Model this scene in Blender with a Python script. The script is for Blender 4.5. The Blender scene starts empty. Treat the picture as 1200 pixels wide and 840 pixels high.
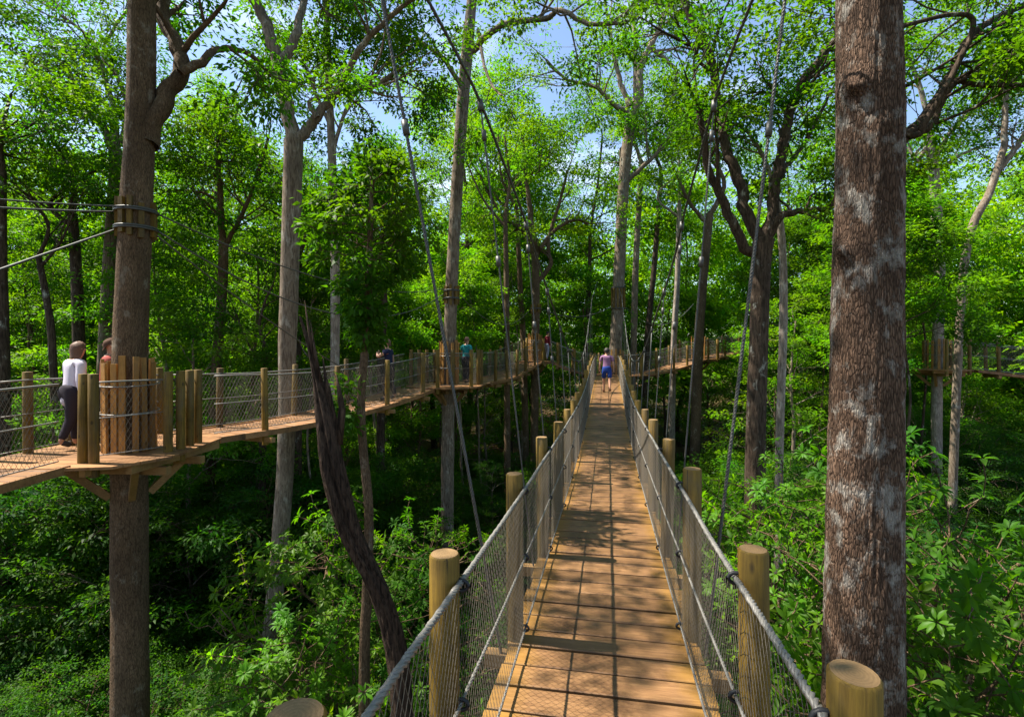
import bpy, math, random
import numpy as np
from mathutils import Vector, noise

# ------------------------------------------------------------------ basics
F, CX, HY = 610.0, 600.0, 410.0          # focal length in photo pixels, principal column, horizon row
rnd = random.Random(7)
rng = np.random.default_rng(11)
S = bpy.context.scene
COL = S.collection
V = Vector


def W(px, py, d):
    """A point seen at photo pixel (px, py) standing d metres ahead of the viewpoint (eye at the origin)."""
    return V(((px - CX) / F * d, d, (HY - py) / F * d))


def gz(x, y):
    r = math.hypot(x, y)
    z = -10.4 + 0.045 * max(0.0, y) + 0.05 * max(0.0, -x - 4) * min(1, r / 20)
    z += 0.5 * noise.noise(V((x * 0.11, y * 0.11, 3.1))) + 0.15 * noise.noise(V((x * 0.5, y * 0.5, 1.1)))
    return min(z, 2.0)


def tag(o, label=None, cat=None, group=None, kind=None):
    if label: o['label'] = label
    if cat: o['category'] = cat
    if group: o['group'] = group
    if kind: o['kind'] = kind
    return o


def empty(name, loc, label, cat, group=None, rz=0.0):
    o = bpy.data.objects.new(name, None)
    o.empty_display_size = 0.2
    o.location = loc
    o.rotation_euler = (0, 0, rz)
    COL.objects.link(o)
    return tag(o, label, cat, group)


class MB:
    """collects vertices and faces of ONE mesh"""
    def __init__(s):
        s.v = []; s.f = []; s.sm = []

    def face_block(s, verts, faces, smooth=True):
        b = len(s.v)
        s.v.extend(verts)
        for f in faces:
            s.f.append([b + i for i in f]); s.sm.append(smooth)

    def tube(s, pts, radii, n=8, cap=True, smooth=True, cap_smooth=False):
        pts = [V(p) for p in pts]
        m = len(pts)
        if isinstance(radii, (int, float)): radii = [radii] * m
        t = (pts[1] - pts[0]).normalized()
        u = t.orthogonal().normalized()
        vs = []
        for i in range(m):
            a = pts[max(i - 1, 0)]; c = pts[min(i + 1, m - 1)]
            t2 = (c - a)
            if t2.length > 1e-9: t = t2.normalized()
            u = (u - t * u.dot(t))
            u = u.normalized() if u.length > 1e-6 else t.orthogonal().normalized()
            w = t.cross(u)
            for k in range(n):
                an = 2 * math.pi * k / n
                vs.append(pts[i] + (u * math.cos(an) + w * math.sin(an)) * radii[i])
        fs = []
        for i in range(m - 1):
            for k in range(n):
                k2 = (k + 1) % n
                fs.append((i * n + k, i * n + k2, (i + 1) * n + k2, (i + 1) * n + k))
        s.face_block(vs, fs, smooth)
        if cap:
            b = len(s.v) - len(vs)
            s.f.append([b + k for k in range(n)][::-1]); s.sm.append(cap_smooth)
            s.f.append([b + (m - 1) * n + k for k in range(n)]); s.sm.append(cap_smooth)

    def box(s, c, ax, ay, az):
        """centre, three half-axis vectors"""
        c = V(c); ax = V(ax); ay = V(ay); az = V(az)
        vs = [c + ax * i + ay * j + az * k for k in (-1, 1) for j in (-1, 1) for i in (-1, 1)]
        s.face_block(vs, [(0, 2, 3, 1), (4, 5, 7, 6), (0, 1, 5, 4), (1, 3, 7, 5), (3, 2, 6, 7), (2, 0, 4, 6)], False)

    def prism(s, poly, z0, z1, cham=0.0):
        """vertical prism over a convex polygon"""
        n = len(poly)
        c = V((sum(p[0] for p in poly) / n, sum(p[1] for p in poly) / n, 0))
        rings = [(0, z0), (0, z1 - cham)]
        if cham: rings.append((cham, z1))
        vs = []
        for ins, z in rings:
            for p in poly:
                q = V((p[0], p[1], 0)); dd = (c - q)
                if ins and dd.length > 1e-6: q = q + dd.normalized() * ins
                vs.append(V((q.x, q.y, z)))
        fs = []
        for r in range(len(rings) - 1):
            for k in range(n):
                k2 = (k + 1) % n
                fs.append((r * n + k, r * n + k2, (r + 1) * n + k2, (r + 1) * n + k))
        fs.append(tuple(range(n))[::-1])
        fs.append(tuple((len(rings) - 1) * n + k for k in range(n)))
        s.face_block(vs, fs, False)

    def mesh(s, name, origin=V((0, 0, 0))):
        me = bpy.data.meshes.new(name)
        o = V(origin)
        me.from_pydata([tuple(V(v) - o) for v in s.v], [], s.f)
        me.polygons.foreach_set('use_smooth', s.sm)
        me.update()
        return me

    def build(s, name, mat, parent=None, origin=None):
        """ONE object. World-space vertices; a parent is an unrotated root, origin is a world point."""
        base = V(parent.location) if parent is not None else V((0, 0, 0))
        if parent is not None and parent.parent is not None:
            base = base + V(parent.parent.location)
        og = V(origin) if origin is not None else base
        o = bpy.data.objects.new(name, s.mesh(name, og))
        o.data.materials.append(mat)
        o.location = og - base
        if parent is not None: o.parent = parent
        COL.objects.link(o)
        return o


def place_mesh(name, me, parent=None, loc=(0, 0, 0), rz=0.0, mat=None):
    o = bpy.data.objects.new(name, me)
    if mat and not me.materials: me.materials.append(mat)
    o.location = loc
    o.rotation_euler = (0, 0, rz)
    if parent is not None: o.parent = parent
    COL.objects.link(o)
    return o


def spline(pts, per=6):
    """Catmull-Rom through tuples of any length"""
    P = np.array([list(p) for p in pts], float)
    if len(P) < 3: 
        t = np.linspace(0, 1, per + 1)[:, None]
        return P[0] * (1 - t) + P[-1] * t
    out = []
    for i in range(len(P) - 1):
        p0 = P[max(i - 1, 0)]; p1 = P[i]; p2 = P[i + 1]; p3 = P[min(i + 2, len(P) - 1)]
        for k in range(per):
            t = k / per
            out.append(0.5 * (2 * p1 + (p2 - p0) * t + (2 * p0 - 5 * p1 + 4 * p2 - p3) * t * t + (3 * p1 - p0 - 3 * p2 + p3) * t ** 3))
    out.append(P[-1])
    return np.array(out)


# ------------------------------------------------------------------ materials
def newmat(name):
    m = bpy.data.materials.new(name); m.use_nodes = True
    nt = m.node_tree
    for n in list(nt.nodes): nt.nodes.remove(n)
    out = nt.nodes.new('ShaderNodeOutputMaterial')
    return m, nt, out


def N(nt, t, **kw):
    n = nt.nodes.new(t)
    for k, v in kw.items():
        if k.startswith('i_'): n.inputs[k[2:].replace('_', ' ')].default_value = v
        else: setattr(n, k, v)
    return n


def ramp(nt, fac, stops, interp='LINEAR'):
    r = N(nt, 'ShaderNodeValToRGB')
    r.color_ramp.interpolation = interp
    e = r.color_ramp.elements
    while len(e) < len(stops): e.new(0.5)
    for k, (p, c) in enumerate(stops):
        e[k].position = p
        e[k].color = (c, c, c, 1) if isinstance(c, (int, float)) else (*c, 1)
    nt.links.new(fac, r.inputs[0])
    return r.outputs[0]


def coords(nt, scale=(1, 1, 1), kind='Object', loc=None):
    tc = N(nt, 'ShaderNodeTexCoord')
    mp = N(nt, 'ShaderNodeMapping')
    mp.inputs['Scale'].default_value = scale
    if loc is not None: nt.links.new(loc, mp.inputs['Location'])
    nt.links.new(tc.outputs[kind], mp.inputs['Vector'])
    return mp.outputs[0]


def tex(nt, vec, scale, detail=4, rough=0.6, dist=0.0, out='Fac'):
    n = N(nt, 'ShaderNodeTexNoise')
    n.inputs['Scale'].default_value = scale
    n.inputs['Detail'].default_value = detail
    n.inputs['Roughness'].default_value = rough
    n.inputs['Distortion'].default_value = dist
    nt.links.new(vec, n.inputs['Vector'])
    return n.outputs[out]


def mix(nt, fac, a, b, mode='MIX'):
    m = N(nt, 'ShaderNodeMix', data_type='RGBA', blend_type=mode)
    for k, val in ((0, fac), (6, a), (7, b)):
        sock = m.inputs[k]
        if hasattr(val, 'links'): nt.links.new(val, sock)
        elif isinstance(val, (int, float)): sock.default_value = val if k == 0 else (val, val, val, 1)
        else: sock.default_value = (*val, 1)
    return m.outputs[2]


def math_(nt, op, a, b=None):
    m = N(nt, 'ShaderNodeMath', operation=op)
    for i, val in enumerate((a, b)):
        if val is None: continue
        if hasattr(val, 'links'): nt.links.new(val, m.inputs[i])
        else: m.inputs[i].default_value = val
    return m.outputs[0]


def principled(nt, out, col, rough=0.7, spec=0.3, metal=0.0, bump=None, bstr=0.3, bdist=0.02):
    p = N(nt, 'ShaderNodeBsdfPrincipled')
    if hasattr(col, 'links'): nt.links.new(col, p.inputs['Base Color'])
    else: p.inputs['Base Color'].default_value = (*col, 1)
    if hasattr(rough, 'links'): nt.links.new(rough, p.inputs['Roughness'])
    else: p.inputs['Roughness'].default_value = rough
    p.inputs['Specular IOR Level'].default_value = spec
    p.inputs['Metallic'].default_value = metal
    if bump is not None:
        b = N(nt, 'ShaderNodeBump')
        b.inputs['Strength'].default_value = bstr
        b.inputs['Distance'].default_value = bdist
        nt.links.new(bump, b.inputs['Height'])
        nt.links.new(b.outputs[0], p.inputs['Normal'])
    nt.links.new(p.outputs[0], out.inputs[0])
    return p


def leaf_mat(name, col, var=0.24, trans=0.55, rough=0.5, spec=0.14):
    m, nt, out = newmat(name)
    g = N(nt, 'ShaderNodeNewGeometry')
    oi = N(nt, 'ShaderNodeObjectInfo')
    hs = N(nt, 'ShaderNodeHueSaturation')
    hs.inputs['Color'].default_value = (*col, 1)
    r1 = N(nt, 'ShaderNodeMapRange'); nt.links.new(g.outputs['Random Per Island'], r1.inputs[0])
    r1.inputs[3].default_value = 1 - var; r1.inputs[4].default_value = 1 + var
    r2 = N(nt, 'ShaderNodeMapRange'); nt.links.new(oi.outputs['Random'], r2.inputs[0])
    r2.inputs[3].default_value = 0.82; r2.inputs[4].default_value = 1.18
    nt.links.new(math_(nt, 'MULTIPLY', r1.outputs[0], r2.outputs[0]), hs.inputs['Value'])
    r3 = N(nt, 'ShaderNodeMapRange')
    big = tex(nt, coords(nt), 0.55, 2)
    nt.links.new(big, r3.inputs[0])
    r3.inputs[1].default_value = 0.3; r3.inputs[2].default_value = 0.7
    r3.inputs[3].default_value = 0.47; r3.inputs[4].default_value = 0.53
    nt.links.new(r3.outputs[0], hs.inputs['Hue'])
    d = principled(nt, out, hs.outputs[0], rough, spec)
    t = N(nt, 'ShaderNodeBsdfTranslucent')
    tcol = mix(nt, 1.0, hs.outputs[0], (2.0, 2.0, 0.25), 'MULTIPLY')
    nt.links.new(tcol, t.inputs[0])
    ms = N(nt, 'ShaderNodeMixShader'); ms.inputs[0].default_value = trans
    nt.links.new(d.outputs[0], ms.inputs[1]); nt.links.new(t.outputs[0], ms.inputs[2])
    nt.links.new(ms.outputs[0], out.inputs[0])
    return m


def bark_mat(name, dark, light, lichen=0.0, lcol=(0.5, 0.5, 0.44), fine=26.0, bstr=0.7, bdist=0.03, zs=0.16, lsc=3.6, plates=False, vsc=60, pw=0.45):
    m, nt, out = newmat(name)
    oi = N(nt, 'ShaderNodeObjectInfo')
    cmb = N(nt, 'ShaderNodeCombineXYZ'); nt.links.new(math_(nt, 'MULTIPLY', oi.outputs['Random'], 37.0), cmb.inputs[2])
    vec = coords(nt, (1, 1, zs), loc=cmb.outputs[0])
    fur = tex(nt, vec, fine, 5, 0.65, 0.6)
    vec2 = coords(nt, (1, 1, 0.45), loc=cmb.outputs[0])
    blot = tex(nt, vec2, 2.2, 4, 0.6)
    h = ramp(nt, fur, [(0.36, 0.0), (0.58, 1.0)])
    if plates:
        vo = N(nt, 'ShaderNodeTexVoronoi', feature='DISTANCE_TO_EDGE'); vo.inputs['Scale'].default_value = vsc
        vv = N(nt, 'ShaderNodeVectorMath', operation='ADD')
        nz = N(nt, 'ShaderNodeTexNoise'); nz.inputs['Scale'].default_value = 9; nt.links.new(vec, nz.inputs['Vector'])
        sc_ = N(nt, 'ShaderNodeVectorMath', operation='SCALE'); nt.links.new(nz.outputs['Color'], sc_.inputs[0]); sc_.inputs['Scale'].default_value = 0.06
        nt.links.new(vec, vv.inputs[0]); nt.links.new(sc_.outputs[0], vv.inputs[1]); nt.links.new(vv.outputs[0], vo.inputs['Vector'])
        pl = ramp(nt, vo.outputs['Distance'], [(0.0, 0.0), (0.22, 1.0)])
        fur = math_(nt, 'MULTIPLY', math_(nt, 'ADD', math_(nt, 'MULTIPLY', pl, pw), 1.0 - pw), fur)
        h = ramp(nt, fur, [(0.18, 0.0), (0.52, 1.0)])
    col = mix(nt, h, dark, light)
    col = mix(nt, ramp(nt, blot, [(0.35, 0.0), (0.7, 0.55)]), col, tuple(c * 0.5 for c in dark))
    if lichen > 0:
        vec3 = coords(nt, (1, 1, 0.7), loc=cmb.outputs[0])
        ln = tex(nt, vec3, lsc, 6, 0.7, 0.3)
        lf = ramp(nt, ln, [(0.60 - 0.2 * lichen, 0.0), (0.74 - 0.2 * lichen, 0.8)])
        lf = math_(nt, 'MULTIPLY', lf, ramp(nt, fur, [(0.05, 0.1), (0.28, 1.0)] if plates else [(0.38, 0.15), (0.55, 1.0)]))
        col = mix(nt, lf, col, lcol)
    principled(nt, out, col, 0.9, 0.15, bump=fur, bstr=bstr, bdist=bdist)
    return m


def wood_mat(name, a, b, axis='x', stain=0.5, rough=0.6, rings=False, worn=False):
    m, nt, out = newmat(name)
    sc = {'x': (0.6, 9, 9), 'y': (9, 0.6, 9), 'z': (12, 12, 0.7)}[axis]
    oi = N(nt, 'ShaderNodeObjectInfo')
    g = N(nt, 'ShaderNodeNewGeometry')
    rr = math_(nt, 'ADD', math_(nt, 'MULTIPLY', oi.outputs['Random'], 31.0), math_(nt, 'MULTIPLY', g.outputs['Random Per Island'], 17.0))
    cmb = N(nt, 'ShaderNodeCombineXYZ')
    for i in range(3): nt.links.new(rr, cmb.inputs[i])
    vec = coords(nt, sc, loc=cmb.outputs[0])
    grain = tex(nt, vec, 5.0, 7, 0.7, 0.5)
    col = mix(nt, ramp(nt, grain, [(0.3, 0.0), (0.7, 1.0)]), a, b)
    vecs = coords(nt, (1, 1, 1), loc=cmb.outputs[0])
    st = tex(nt, vecs, 2.6, 5, 0.65, 0.2)
    col = mix(nt, math_(nt, 'MULTIPLY', ramp(nt, st, [(0.47, 0.0), (0.68, 1.0)]), stain), col, tuple(c * 0.28 for c in a))
    if axis == 'z':      # drying splits along the post
        sp_ = tex(nt, coords(nt, (26, 26, 0.7), loc=cmb.outputs[0]), 1.6, 3, 0.5)
        col = mix(nt, ramp(nt, sp_, [(0.655, 0.0), (0.68, 0.8)]), col, tuple(c * 0.2 for c in a))
    if axis == 'z':
        wt = tex(nt, coords(nt, (2.2, 2.2, 1.1), loc=cmb.outputs[0]), 1.6, 5, 0.65)
        col = mix(nt, ramp(nt, wt, [(0.5, 0.0), (0.72, 0.55)]), col, (0.10, 0.085, 0.06))
        kn = N(nt, 'ShaderNodeTexVoronoi'); kn.inputs['Scale'].default_value = 1.0
        nt.links.new(coords(nt, (9, 9, 4.5), loc=cmb.outputs[0]), kn.inputs['Vector'])
        col = mix(nt, ramp(nt, kn.outputs['Distance'], [(0.10, 0.8), (0.17, 0.0)]), col, tuple(c * 0.3 for c in a))
    if worn:             # trodden grey middle, golden edges
        tcw = N(nt, 'ShaderNodeTexCoord'); sw = N(nt, 'ShaderNodeSeparateXYZ'); nt.links.new(tcw.outputs['Object'], sw.inputs[0])
        ed = math_(nt, 'ADD', math_(nt, 'ABSOLUTE', sw.outputs[0]), math_(nt, 'MULTIPLY', math_(nt, 'SUBTRACT', st, 0.5), 0.35))
        col = mix(nt, ramp(nt, ed, [(0.42, 0.0), (0.62, 0.75)]), col, mix(nt, grain, (0.16, 0.075, 0.012), (0.36, 0.195, 0.04)))
    hs = N(nt, 'ShaderNodeHueSaturation')
    r1 = N(nt, 'ShaderNodeMapRange'); nt.links.new(math_(nt, 'FRACT', math_(nt, 'ADD', g.outputs['Random Per Island'], oi.outputs['Random'])), r1.inputs[0])
    r1.inputs[3].default_value = 0.70; r1.inputs[4].default_value = 1.25
    nt.links.new(r1.outputs[0], hs.inputs['Value']); nt.links.new(col, hs.inputs['Color'])
    col = hs.outputs[0]
    if rings:
        tc = N(nt, 'ShaderNodeTexCoord')
        sx = N(nt, 'ShaderNodeSeparateXYZ'); nt.links.new(tc.outputs['Object'], sx.inputs[0])
        rad = math_(nt, 'SQRT', math_(nt, 'ADD', math_(nt, 'POWER', sx.outputs[0], 2.0), math_(nt, 'POWER', sx.outputs[1], 2.0)))
        wv = math_(nt, 'ADD', math_(nt, 'MULTIPLY', math_(nt, 'SINE', math_(nt, 'MULTIPLY', rad, 620.0)), 0.5), 0.5)
        end = mix(nt, math_(nt, 'MULTIPLY', wv, 0.5), mix(nt, grain, (0.30, 0.19, 0.085), (0.17, 0.10, 0.045)), (0.16, 0.095, 0.04))
        sn = N(nt, 'ShaderNodeSeparateXYZ'); nt.links.new(g.outputs['True Normal'], sn.inputs[0])
        col = mix(nt, math_(nt, 'GREATER_THAN', sn.outputs[2], 0.93), col, end)
    principled(nt, out, col, rough, 0.35, bump=grain, bstr=0.5, bdist=0.008)
    return m


def plain_mat(name, col, rough=0.6, metal=0.0, spec=0.4, var=0.25, scale=30, bstr=0.15):
    m, nt, out = newmat(name)
    n = tex(nt, coords(nt), scale, 4)
    c = mix(nt, n, tuple(x * (1 - var) for x in col), tuple(min(1, x * (1 + var)) for x in col))
    principled(nt, out, c, rough, spec, metal, bump=n, bstr=bstr, bdist=0.004)
    return m


def ground_mat():
    m, nt, out = newmat('forest_floor')
    v = coords(nt)
    a = tex(nt, v, 0.35, 5); b = tex(nt, v, 9.0, 6, 0.7)
    col = mix(nt, ramp(nt, b, [(0.3, 0.0), (0.7, 1.0)]), (0.035, 0.02, 0.012), (0.16, 0.085, 0.045))
    col = mix(nt, ramp(nt, a, [(0.42, 0.0), (0.6, 0.9)]), col, (0.02, 0.035, 0.008))
    principled(nt, out, col, 0.95, 0.1, bump=b, bstr=0.8, bdist=0.08)
    return m


LEAF = {
    'mid': leaf_mat('leaf_mid', (0.046, 0.122, 0.008)),
    'bright': leaf_mat('leaf_bright', (0.074, 0.174, 0.009)),
    'dark': leaf_mat('leaf_dark', (0.028, 0.080, 0.013)),
    'lime': leaf_mat('leaf_lime', (0.094, 0.205, 0.010)),
    'under': leaf_mat('leaf_understory', (0.044, 0.118, 0.009), rough=0.5, spec=0.14),
    'glossy': leaf_mat('leaf_glossy', (0.080, 0.185, 0.010), rough=0.45, spec=0.2, var=0.28),
}
BARK = {
    'brown': bark_mat('bark_brown', (0.045, 0.028, 0.016), (0.20, 0.132, 0.08), 0.15, (0.32, 0.28, 0.22), fine=38, zs=0.2, bdist=0.04, plates=True),
    'grey': bark_mat('bark_grey', (0.095, 0.068, 0.048), (0.275, 0.215, 0.16), 0.3, (0.4, 0.38, 0.33)),
    'pale': bark_mat('bark_pale', (0.15, 0.115, 0.09), (0.36, 0.30, 0.25), 0.4, (0.48, 0.46, 0.41)),
    'dark': bark_mat('bark_dark', (0.025, 0.016, 0.011), (0.10, 0.07, 0.05), 0.1),
    'lichen': bark_mat('bark_lichen', (0.050, 0.030, 0.020), (0.25, 0.155, 0.105), 0.47, (0.44, 0.415, 0.37), 60, 1.0, 0.04, zs=0.2, lsc=5.5, plates=True, vsc=58, pw=0.62),
    'dead': bark_mat('bark_dead', (0.018, 0.012, 0.009), (0.105, 0.068, 0.048), 0.0, fine=34, bstr=1.0, bdist=0.05),
}
M_POST = wood_mat('treated_pine_post', (0.092, 0.052, 0.005), (0.225, 0.135, 0.013), 'z', 0.5, 0.65, rings=True)
M_BATTEN = wood_mat('orange_pine_batten', (0.28, 0.125, 0.025), (0.46, 0.235, 0.055), 'z', 0.4, 0.6, rings=True)
M_DECK = wood_mat('deck_board_wood', (0.18, 0.083, 0.034), (0.36, 0.185, 0.078), 'x', 0.8, 0.5)
M_DECK_WORN = wood_mat('worn_deck_board_wood', (0.115, 0.056, 0.025), (0.275, 0.150, 0.066), 'x', 0.9, 0.42, worn=True)
M_BEAM = wood_mat('beam_wood', (0.20, 0.11, 0.04), (0.34, 0.20, 0.075), 'x', 0.4, 0.65)
M_ROPE = plain_mat('steel_rope', (0.21, 0.20, 0.185), 0.5, 0.4)
M_NET = plain_mat('wire_net', (0.15, 0.13, 0.105), 0.55, 0.3)
M_CABLE = plain_mat('dark_steel_cable', (0.085, 0.085, 0.08), 0.5, 0.4)
M_BLACK = plain_mat('black_rubber', (0.018, 0.018, 0.02), 0.55)

# ------------------------------------------------------------------ setting: ground, sky, camera, light
def make_ground():
    xs = np.concatenate([np.linspace(-400, -70, 12), np.linspace(-60, 60, 81), np.linspace(70, 400, 12)])
    ys = np.concatenate([np.linspace(-300, -40, 8), np.linspace(-30, 90, 81), np.linspace(100, 500, 12)])
    mb = MB()
    vs = [V((x, y, gz(x, y))) for y in ys for x in xs]
    n = len(xs)
    fs = [(j * n + i, j * n + i + 1, (j + 1) * n + i + 1, (j + 1) * n + i) for j in range(len(ys) - 1) for i in range(n - 1)]
    mb.face_block(vs, fs)
    tag(mb.build('ground', ground_mat()), kind='structure')


EXPOSURE = 1.6
SUN_EL = math.radians(60)
SUN_DIR = V((-0.9836 * math.cos(SUN_EL), 0.1806 * math.cos(SUN_EL), math.sin(SUN_EL)))


def make_light_camera():
    w = bpy.data.worlds.new('World'); S.world = w; w.use_nodes = True
    nt = w.node_tree
    for n in list(nt.nodes): nt.nodes.remove(n)
    out = nt.nodes.new('ShaderNodeOutputWorld'); bg = nt.nodes.new('ShaderNodeBackground')
    sky = nt.nodes.new('ShaderNodeTexSky'); sky.sky_type = 'NISHITA'; sky.sun_disc = False
    sky.sun_elevation = SUN_EL; sky.sun_rotation = math.atan2(SUN_DIR.x, SUN_DIR.y)
    sky.air_density = 1.0; sky.dust_density = 0.6; sky.ozone_density = 1.2
    # thin white clouds in the sky dome
    tc = nt.nodes.new('ShaderNodeTexCoord'); mp = nt.nodes.new('ShaderNodeMapping')
    mp.inputs['Scale'].default_value = (1, 1, 2.2)
    nt.links.new(tc.outputs['Generated'], mp.inputs['Vector'])
    c1 = tex(nt, mp.outputs[0], 2.4, 7, 0.6, 0.4)
    cf = ramp(nt, c1, [(0.53, 0.0), (0.80, 0.7)])
    col = mix(nt, cf, sky.outputs[0], (8.5, 8.8, 9.3))
    nt.links.new(col, bg.inputs[0]); bg.inputs[1].default_value = 0.09
    nt.links.new(bg.outputs[0], out.inputs[0])
    L = bpy.data.lights.new('sun', 'SUN'); L.energy = 4.5; L.angle = math.radians(0.5); L.color = (1.0, 0.93, 0.80)
    lo = bpy.data.objects.new('sun', L); COL.objects.link(lo)
    lo.rotation_euler = SUN_DIR.to_track_quat('Z', 'Y').to_euler()
    lo.location = SUN_DIR * 60
    cam = bpy.data.cameras.new('camera'); co = bpy.data.objects.new('camera', cam); COL.objects.link(co)
    cam.sensor_fit = 'HORIZONTAL'; cam.sensor_width = 36.0; cam.lens = 36.0 * F / 1200
    cam.shift_y = -(420 - HY) / 1200
    cam.clip_start = 0.05; cam.clip_end = 2000
    co.rotation_euler = (math.radians(90), 0, 0)
    S.camera = co
    S.view_settings.view_transform = 'Standard'; S.view_settings.look = 'None'
    S.view_settings.gamma = 1.0; S.view_settings.exposure = EXPOSURE
    S.view_settings.use_curve_mapping = False
    c = S.cycles
    c.max_bounces = 7; c.diffuse_bounces = 4; c.glossy_bounces = 2; c.transmission_bounces = 5; c.transparent_max_bounces = 4
    c.caustics_reflective = False; c.caustics_refractive = False
    c.sample_clamp_indirect = 6.0
    c.use_denoising = True
    try: c.denoiser = 'OPENIMAGEDENOISE'
    except Exception: pass
    c.use_adaptive_sampling = False


# ------------------------------------------------------------------ foliage
def unit(a):
    return a / np.maximum(np.linalg.norm(a, axis=-1, keepdims=True), 1e-9)


def quad_mesh(name, verts, quads, smooth=False):
    me = bpy.data.meshes.new(name)
    me.vertices.add(len(verts)); me.vertices.foreach_set('co', np.ascontiguousarray(verts, np.float32).ravel())
    q = np.ascontiguousarray(quads, np.int32)
    me.loops.add(q.size); me.loops.foreach_set('vertex_index', q.ravel())
    me.polygons.add(len(q)); me.polygons.foreach_set('loop_start', np.arange(0, q.size, 4, dtype=np.int32))
    try: me.polygons.foreach_set('loop_total', np.full(len(q), 4, np.int32))
    except Exception: pass
    if smooth: me.polygons.foreach_set('use_smooth', np.ones(len(q), bool))
    me.update(calc_edges=True)
    return me


class Leaves:
    def __init__(s):
        s.P = []; s.D = []; s.Nn = []; s.L = []

    def add(s, P, D, Nn, L):
        s.P.append(P); s.D.append(D); s.Nn.append(Nn); s.L.append(L)

    def clump(s, p, d, r, count, L, flat=0.38, droop=0.25, spread=0.38):
        o = rng.normal(size=(count, 3)); o = unit(o) * (rng.random((count, 1)) ** 0.45) * r
        o[:, 2] *= flat
        P = np.array(p) + o
        D = unit(unit(o + 1e-6) * 0.9 + np.array(d) * 0.5 + rng.normal(size=(count, 3)) * 0.5 + np.array([0, 0, -droop]))
        Nn = unit(np.array([0, 0, 1.0]) + rng.normal(size=(count, 3)) * spread)
        s.add(P, D, Nn, L * (0.7 + 0.6 * rng.random(count)))

    def whorl(s, p, d, n, L, droop=0.35):
        d = np.array(d) / np.linalg.norm(d)
        u = unit(np.cross(d, rng.normal(size=3))[None])[0]; w = np.cross(d, u)
        a = 2 * np.pi * (np.arange(n) + rng.random(n) * 0.5) / n
        el = 0.15 + 0.5 * rng.random((n, 1))
        D = unit((np.cos(a)[:, None] * u + np.sin(a)[:, None] * w) * 1.0 + d * el + np.array([0, 0, -droop]) * rng.random((n, 1)))
        Nn = unit(d + np.array([0, 0, 0.8]) + rng.normal(size=(n, 3)) * 0.22)
        s.add(np.array(p) + D * 0.015, D, Nn, L * (0.65 + 0.5 * rng.random(n)))

    def arrays(s):
        return np.concatenate(s.P), np.concatenate(s.D), np.concatenate(s.Nn), np.concatenate(s.L)

    def mesh(s, name, origin=(0, 0, 0), wr=0.46, detail=False):
        P, D, Nn, L = s.arrays()
        P = P - np.array(origin)
        n = len(P); T = unit(D); Sd = unit(np.cross(Nn, T)); U = np.cross(T, Sd)
        L = L[:, None]; w = L * wr * 0.5
        if not detail:
            v = np.stack([P, P + T * L * 0.45 + Sd * w + U * w * 0.35, P + T * L - U * L * 0.12, P + T * L * 0.45 - Sd * w + U * w * 0.35], 1)
            return quad_mesh(name, v.reshape(-1, 3), np.arange(n * 4).reshape(-1, 4))
        rows = [(0.0, 0.04, 0.0), (0.22, 0.72, 0.02), (0.5, 1.0, 0.0), (0.78, 0.62, -0.07), (1.0, 0.02, -0.2)]
        vs = []
        for t, ww, dz in rows:
            c = P + T * L * t + U * L * dz
            vs += [c + Sd * w * ww + U * w * ww * 0.38, c, c - Sd * w * ww + U * w * ww * 0.38]
        v = np.stack(vs, 1)
        q = []
        for r in range(4):
            for k in range(2):
                a = r * 3 + k
                q.append([a, a + 1, a + 4, a + 3])
        q = np.array(q)[None] + (np.arange(n) * 15)[:, None, None]
        return quad_mesh(name, v.reshape(-1, 3), q.reshape(-1, 4), True)


def rv(s=1.0):
    return V((rnd.gauss(0, s), rnd.gauss(0, s), rnd.gauss(0, s)))


def grow(mb, lv, p, d, length, r, level, P):
    """a branch with wobble, side branches, and leaf clumps at its twig ends"""
    nseg = 4 if level > 0 else 3
    pts = [V(p)]; dirs = []
    d = V(d).normalized()
    for i in range(nseg):
        d = (d + rv(P.get('wob', 0.17)) + V((0, 0, P.get('up', 0.05)))).normalized()
        pts.append(pts[-1] + d * (length / nseg)); dirs.append(V(d))
    rad = [max(0.006, r * (1 - 0.72 * i / nseg)) for i in range(nseg + 1)]
    mb.tube(pts, rad, 4 if level == 0 else (5 if level == 1 else 7), cap=False)
    if level == 0 and P.get('whorl'):
        for f in (1.0, 0.62, 0.3):
            i = min(nseg - 1, int(f * nseg)); q = pts[i].lerp(pts[i + 1], f * nseg - i) if f < 1 else pts[-1]
            lv.whorl(q, d + V((0, 0, 0.3)), P['whorl'] + rnd.randint(-1, 2), P['L'] * (1 if f == 1 else 0.85), P.get('droop', 0.35))
        return
    if level == 0:
        lv.clump(pts[-1], d, P['cr'] * rnd.uniform(0.75, 1.25), int(P['cn'] * rnd.uniform(0.7, 1.3)), P['L'], P.get('flat', 0.36), P.get('droop', 0.25))
        if rnd.random() < 0.6:
            lv.clump(pts[-2], d, P['cr'] * 0.8, int(P['cn'] * 0.5), P['L'], P.get('flat', 0.36), P.get('droop', 0.25))
        return
    kids = P.get('kids', 4)
    for k in range(kids):
        f = 1.0 if k == 0 else rnd.uniform(0.35, 0.95)
        i = min(nseg - 1, int(f * nseg)); q = pts[i].lerp(pts[i + 1], min(1, f * nseg - i)) if f < 1 else pts[-1]
        dd = dirs[i]
        side = dd.cross(rv()).normalized()
        ang = rnd.uniform(0.15, 0.4) if k == 0 else rnd.uniform(0.55, 1.1)
        nd = dd * math.cos(ang) + side * math.sin(ang)
        nd.z *= P.get('zk', 0.75)
        grow(mb, lv, q, nd, length * (rnd.uniform(0.55, 0.75)), max(0.008, rad[i] * 0.6), level - 1, P)


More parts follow.
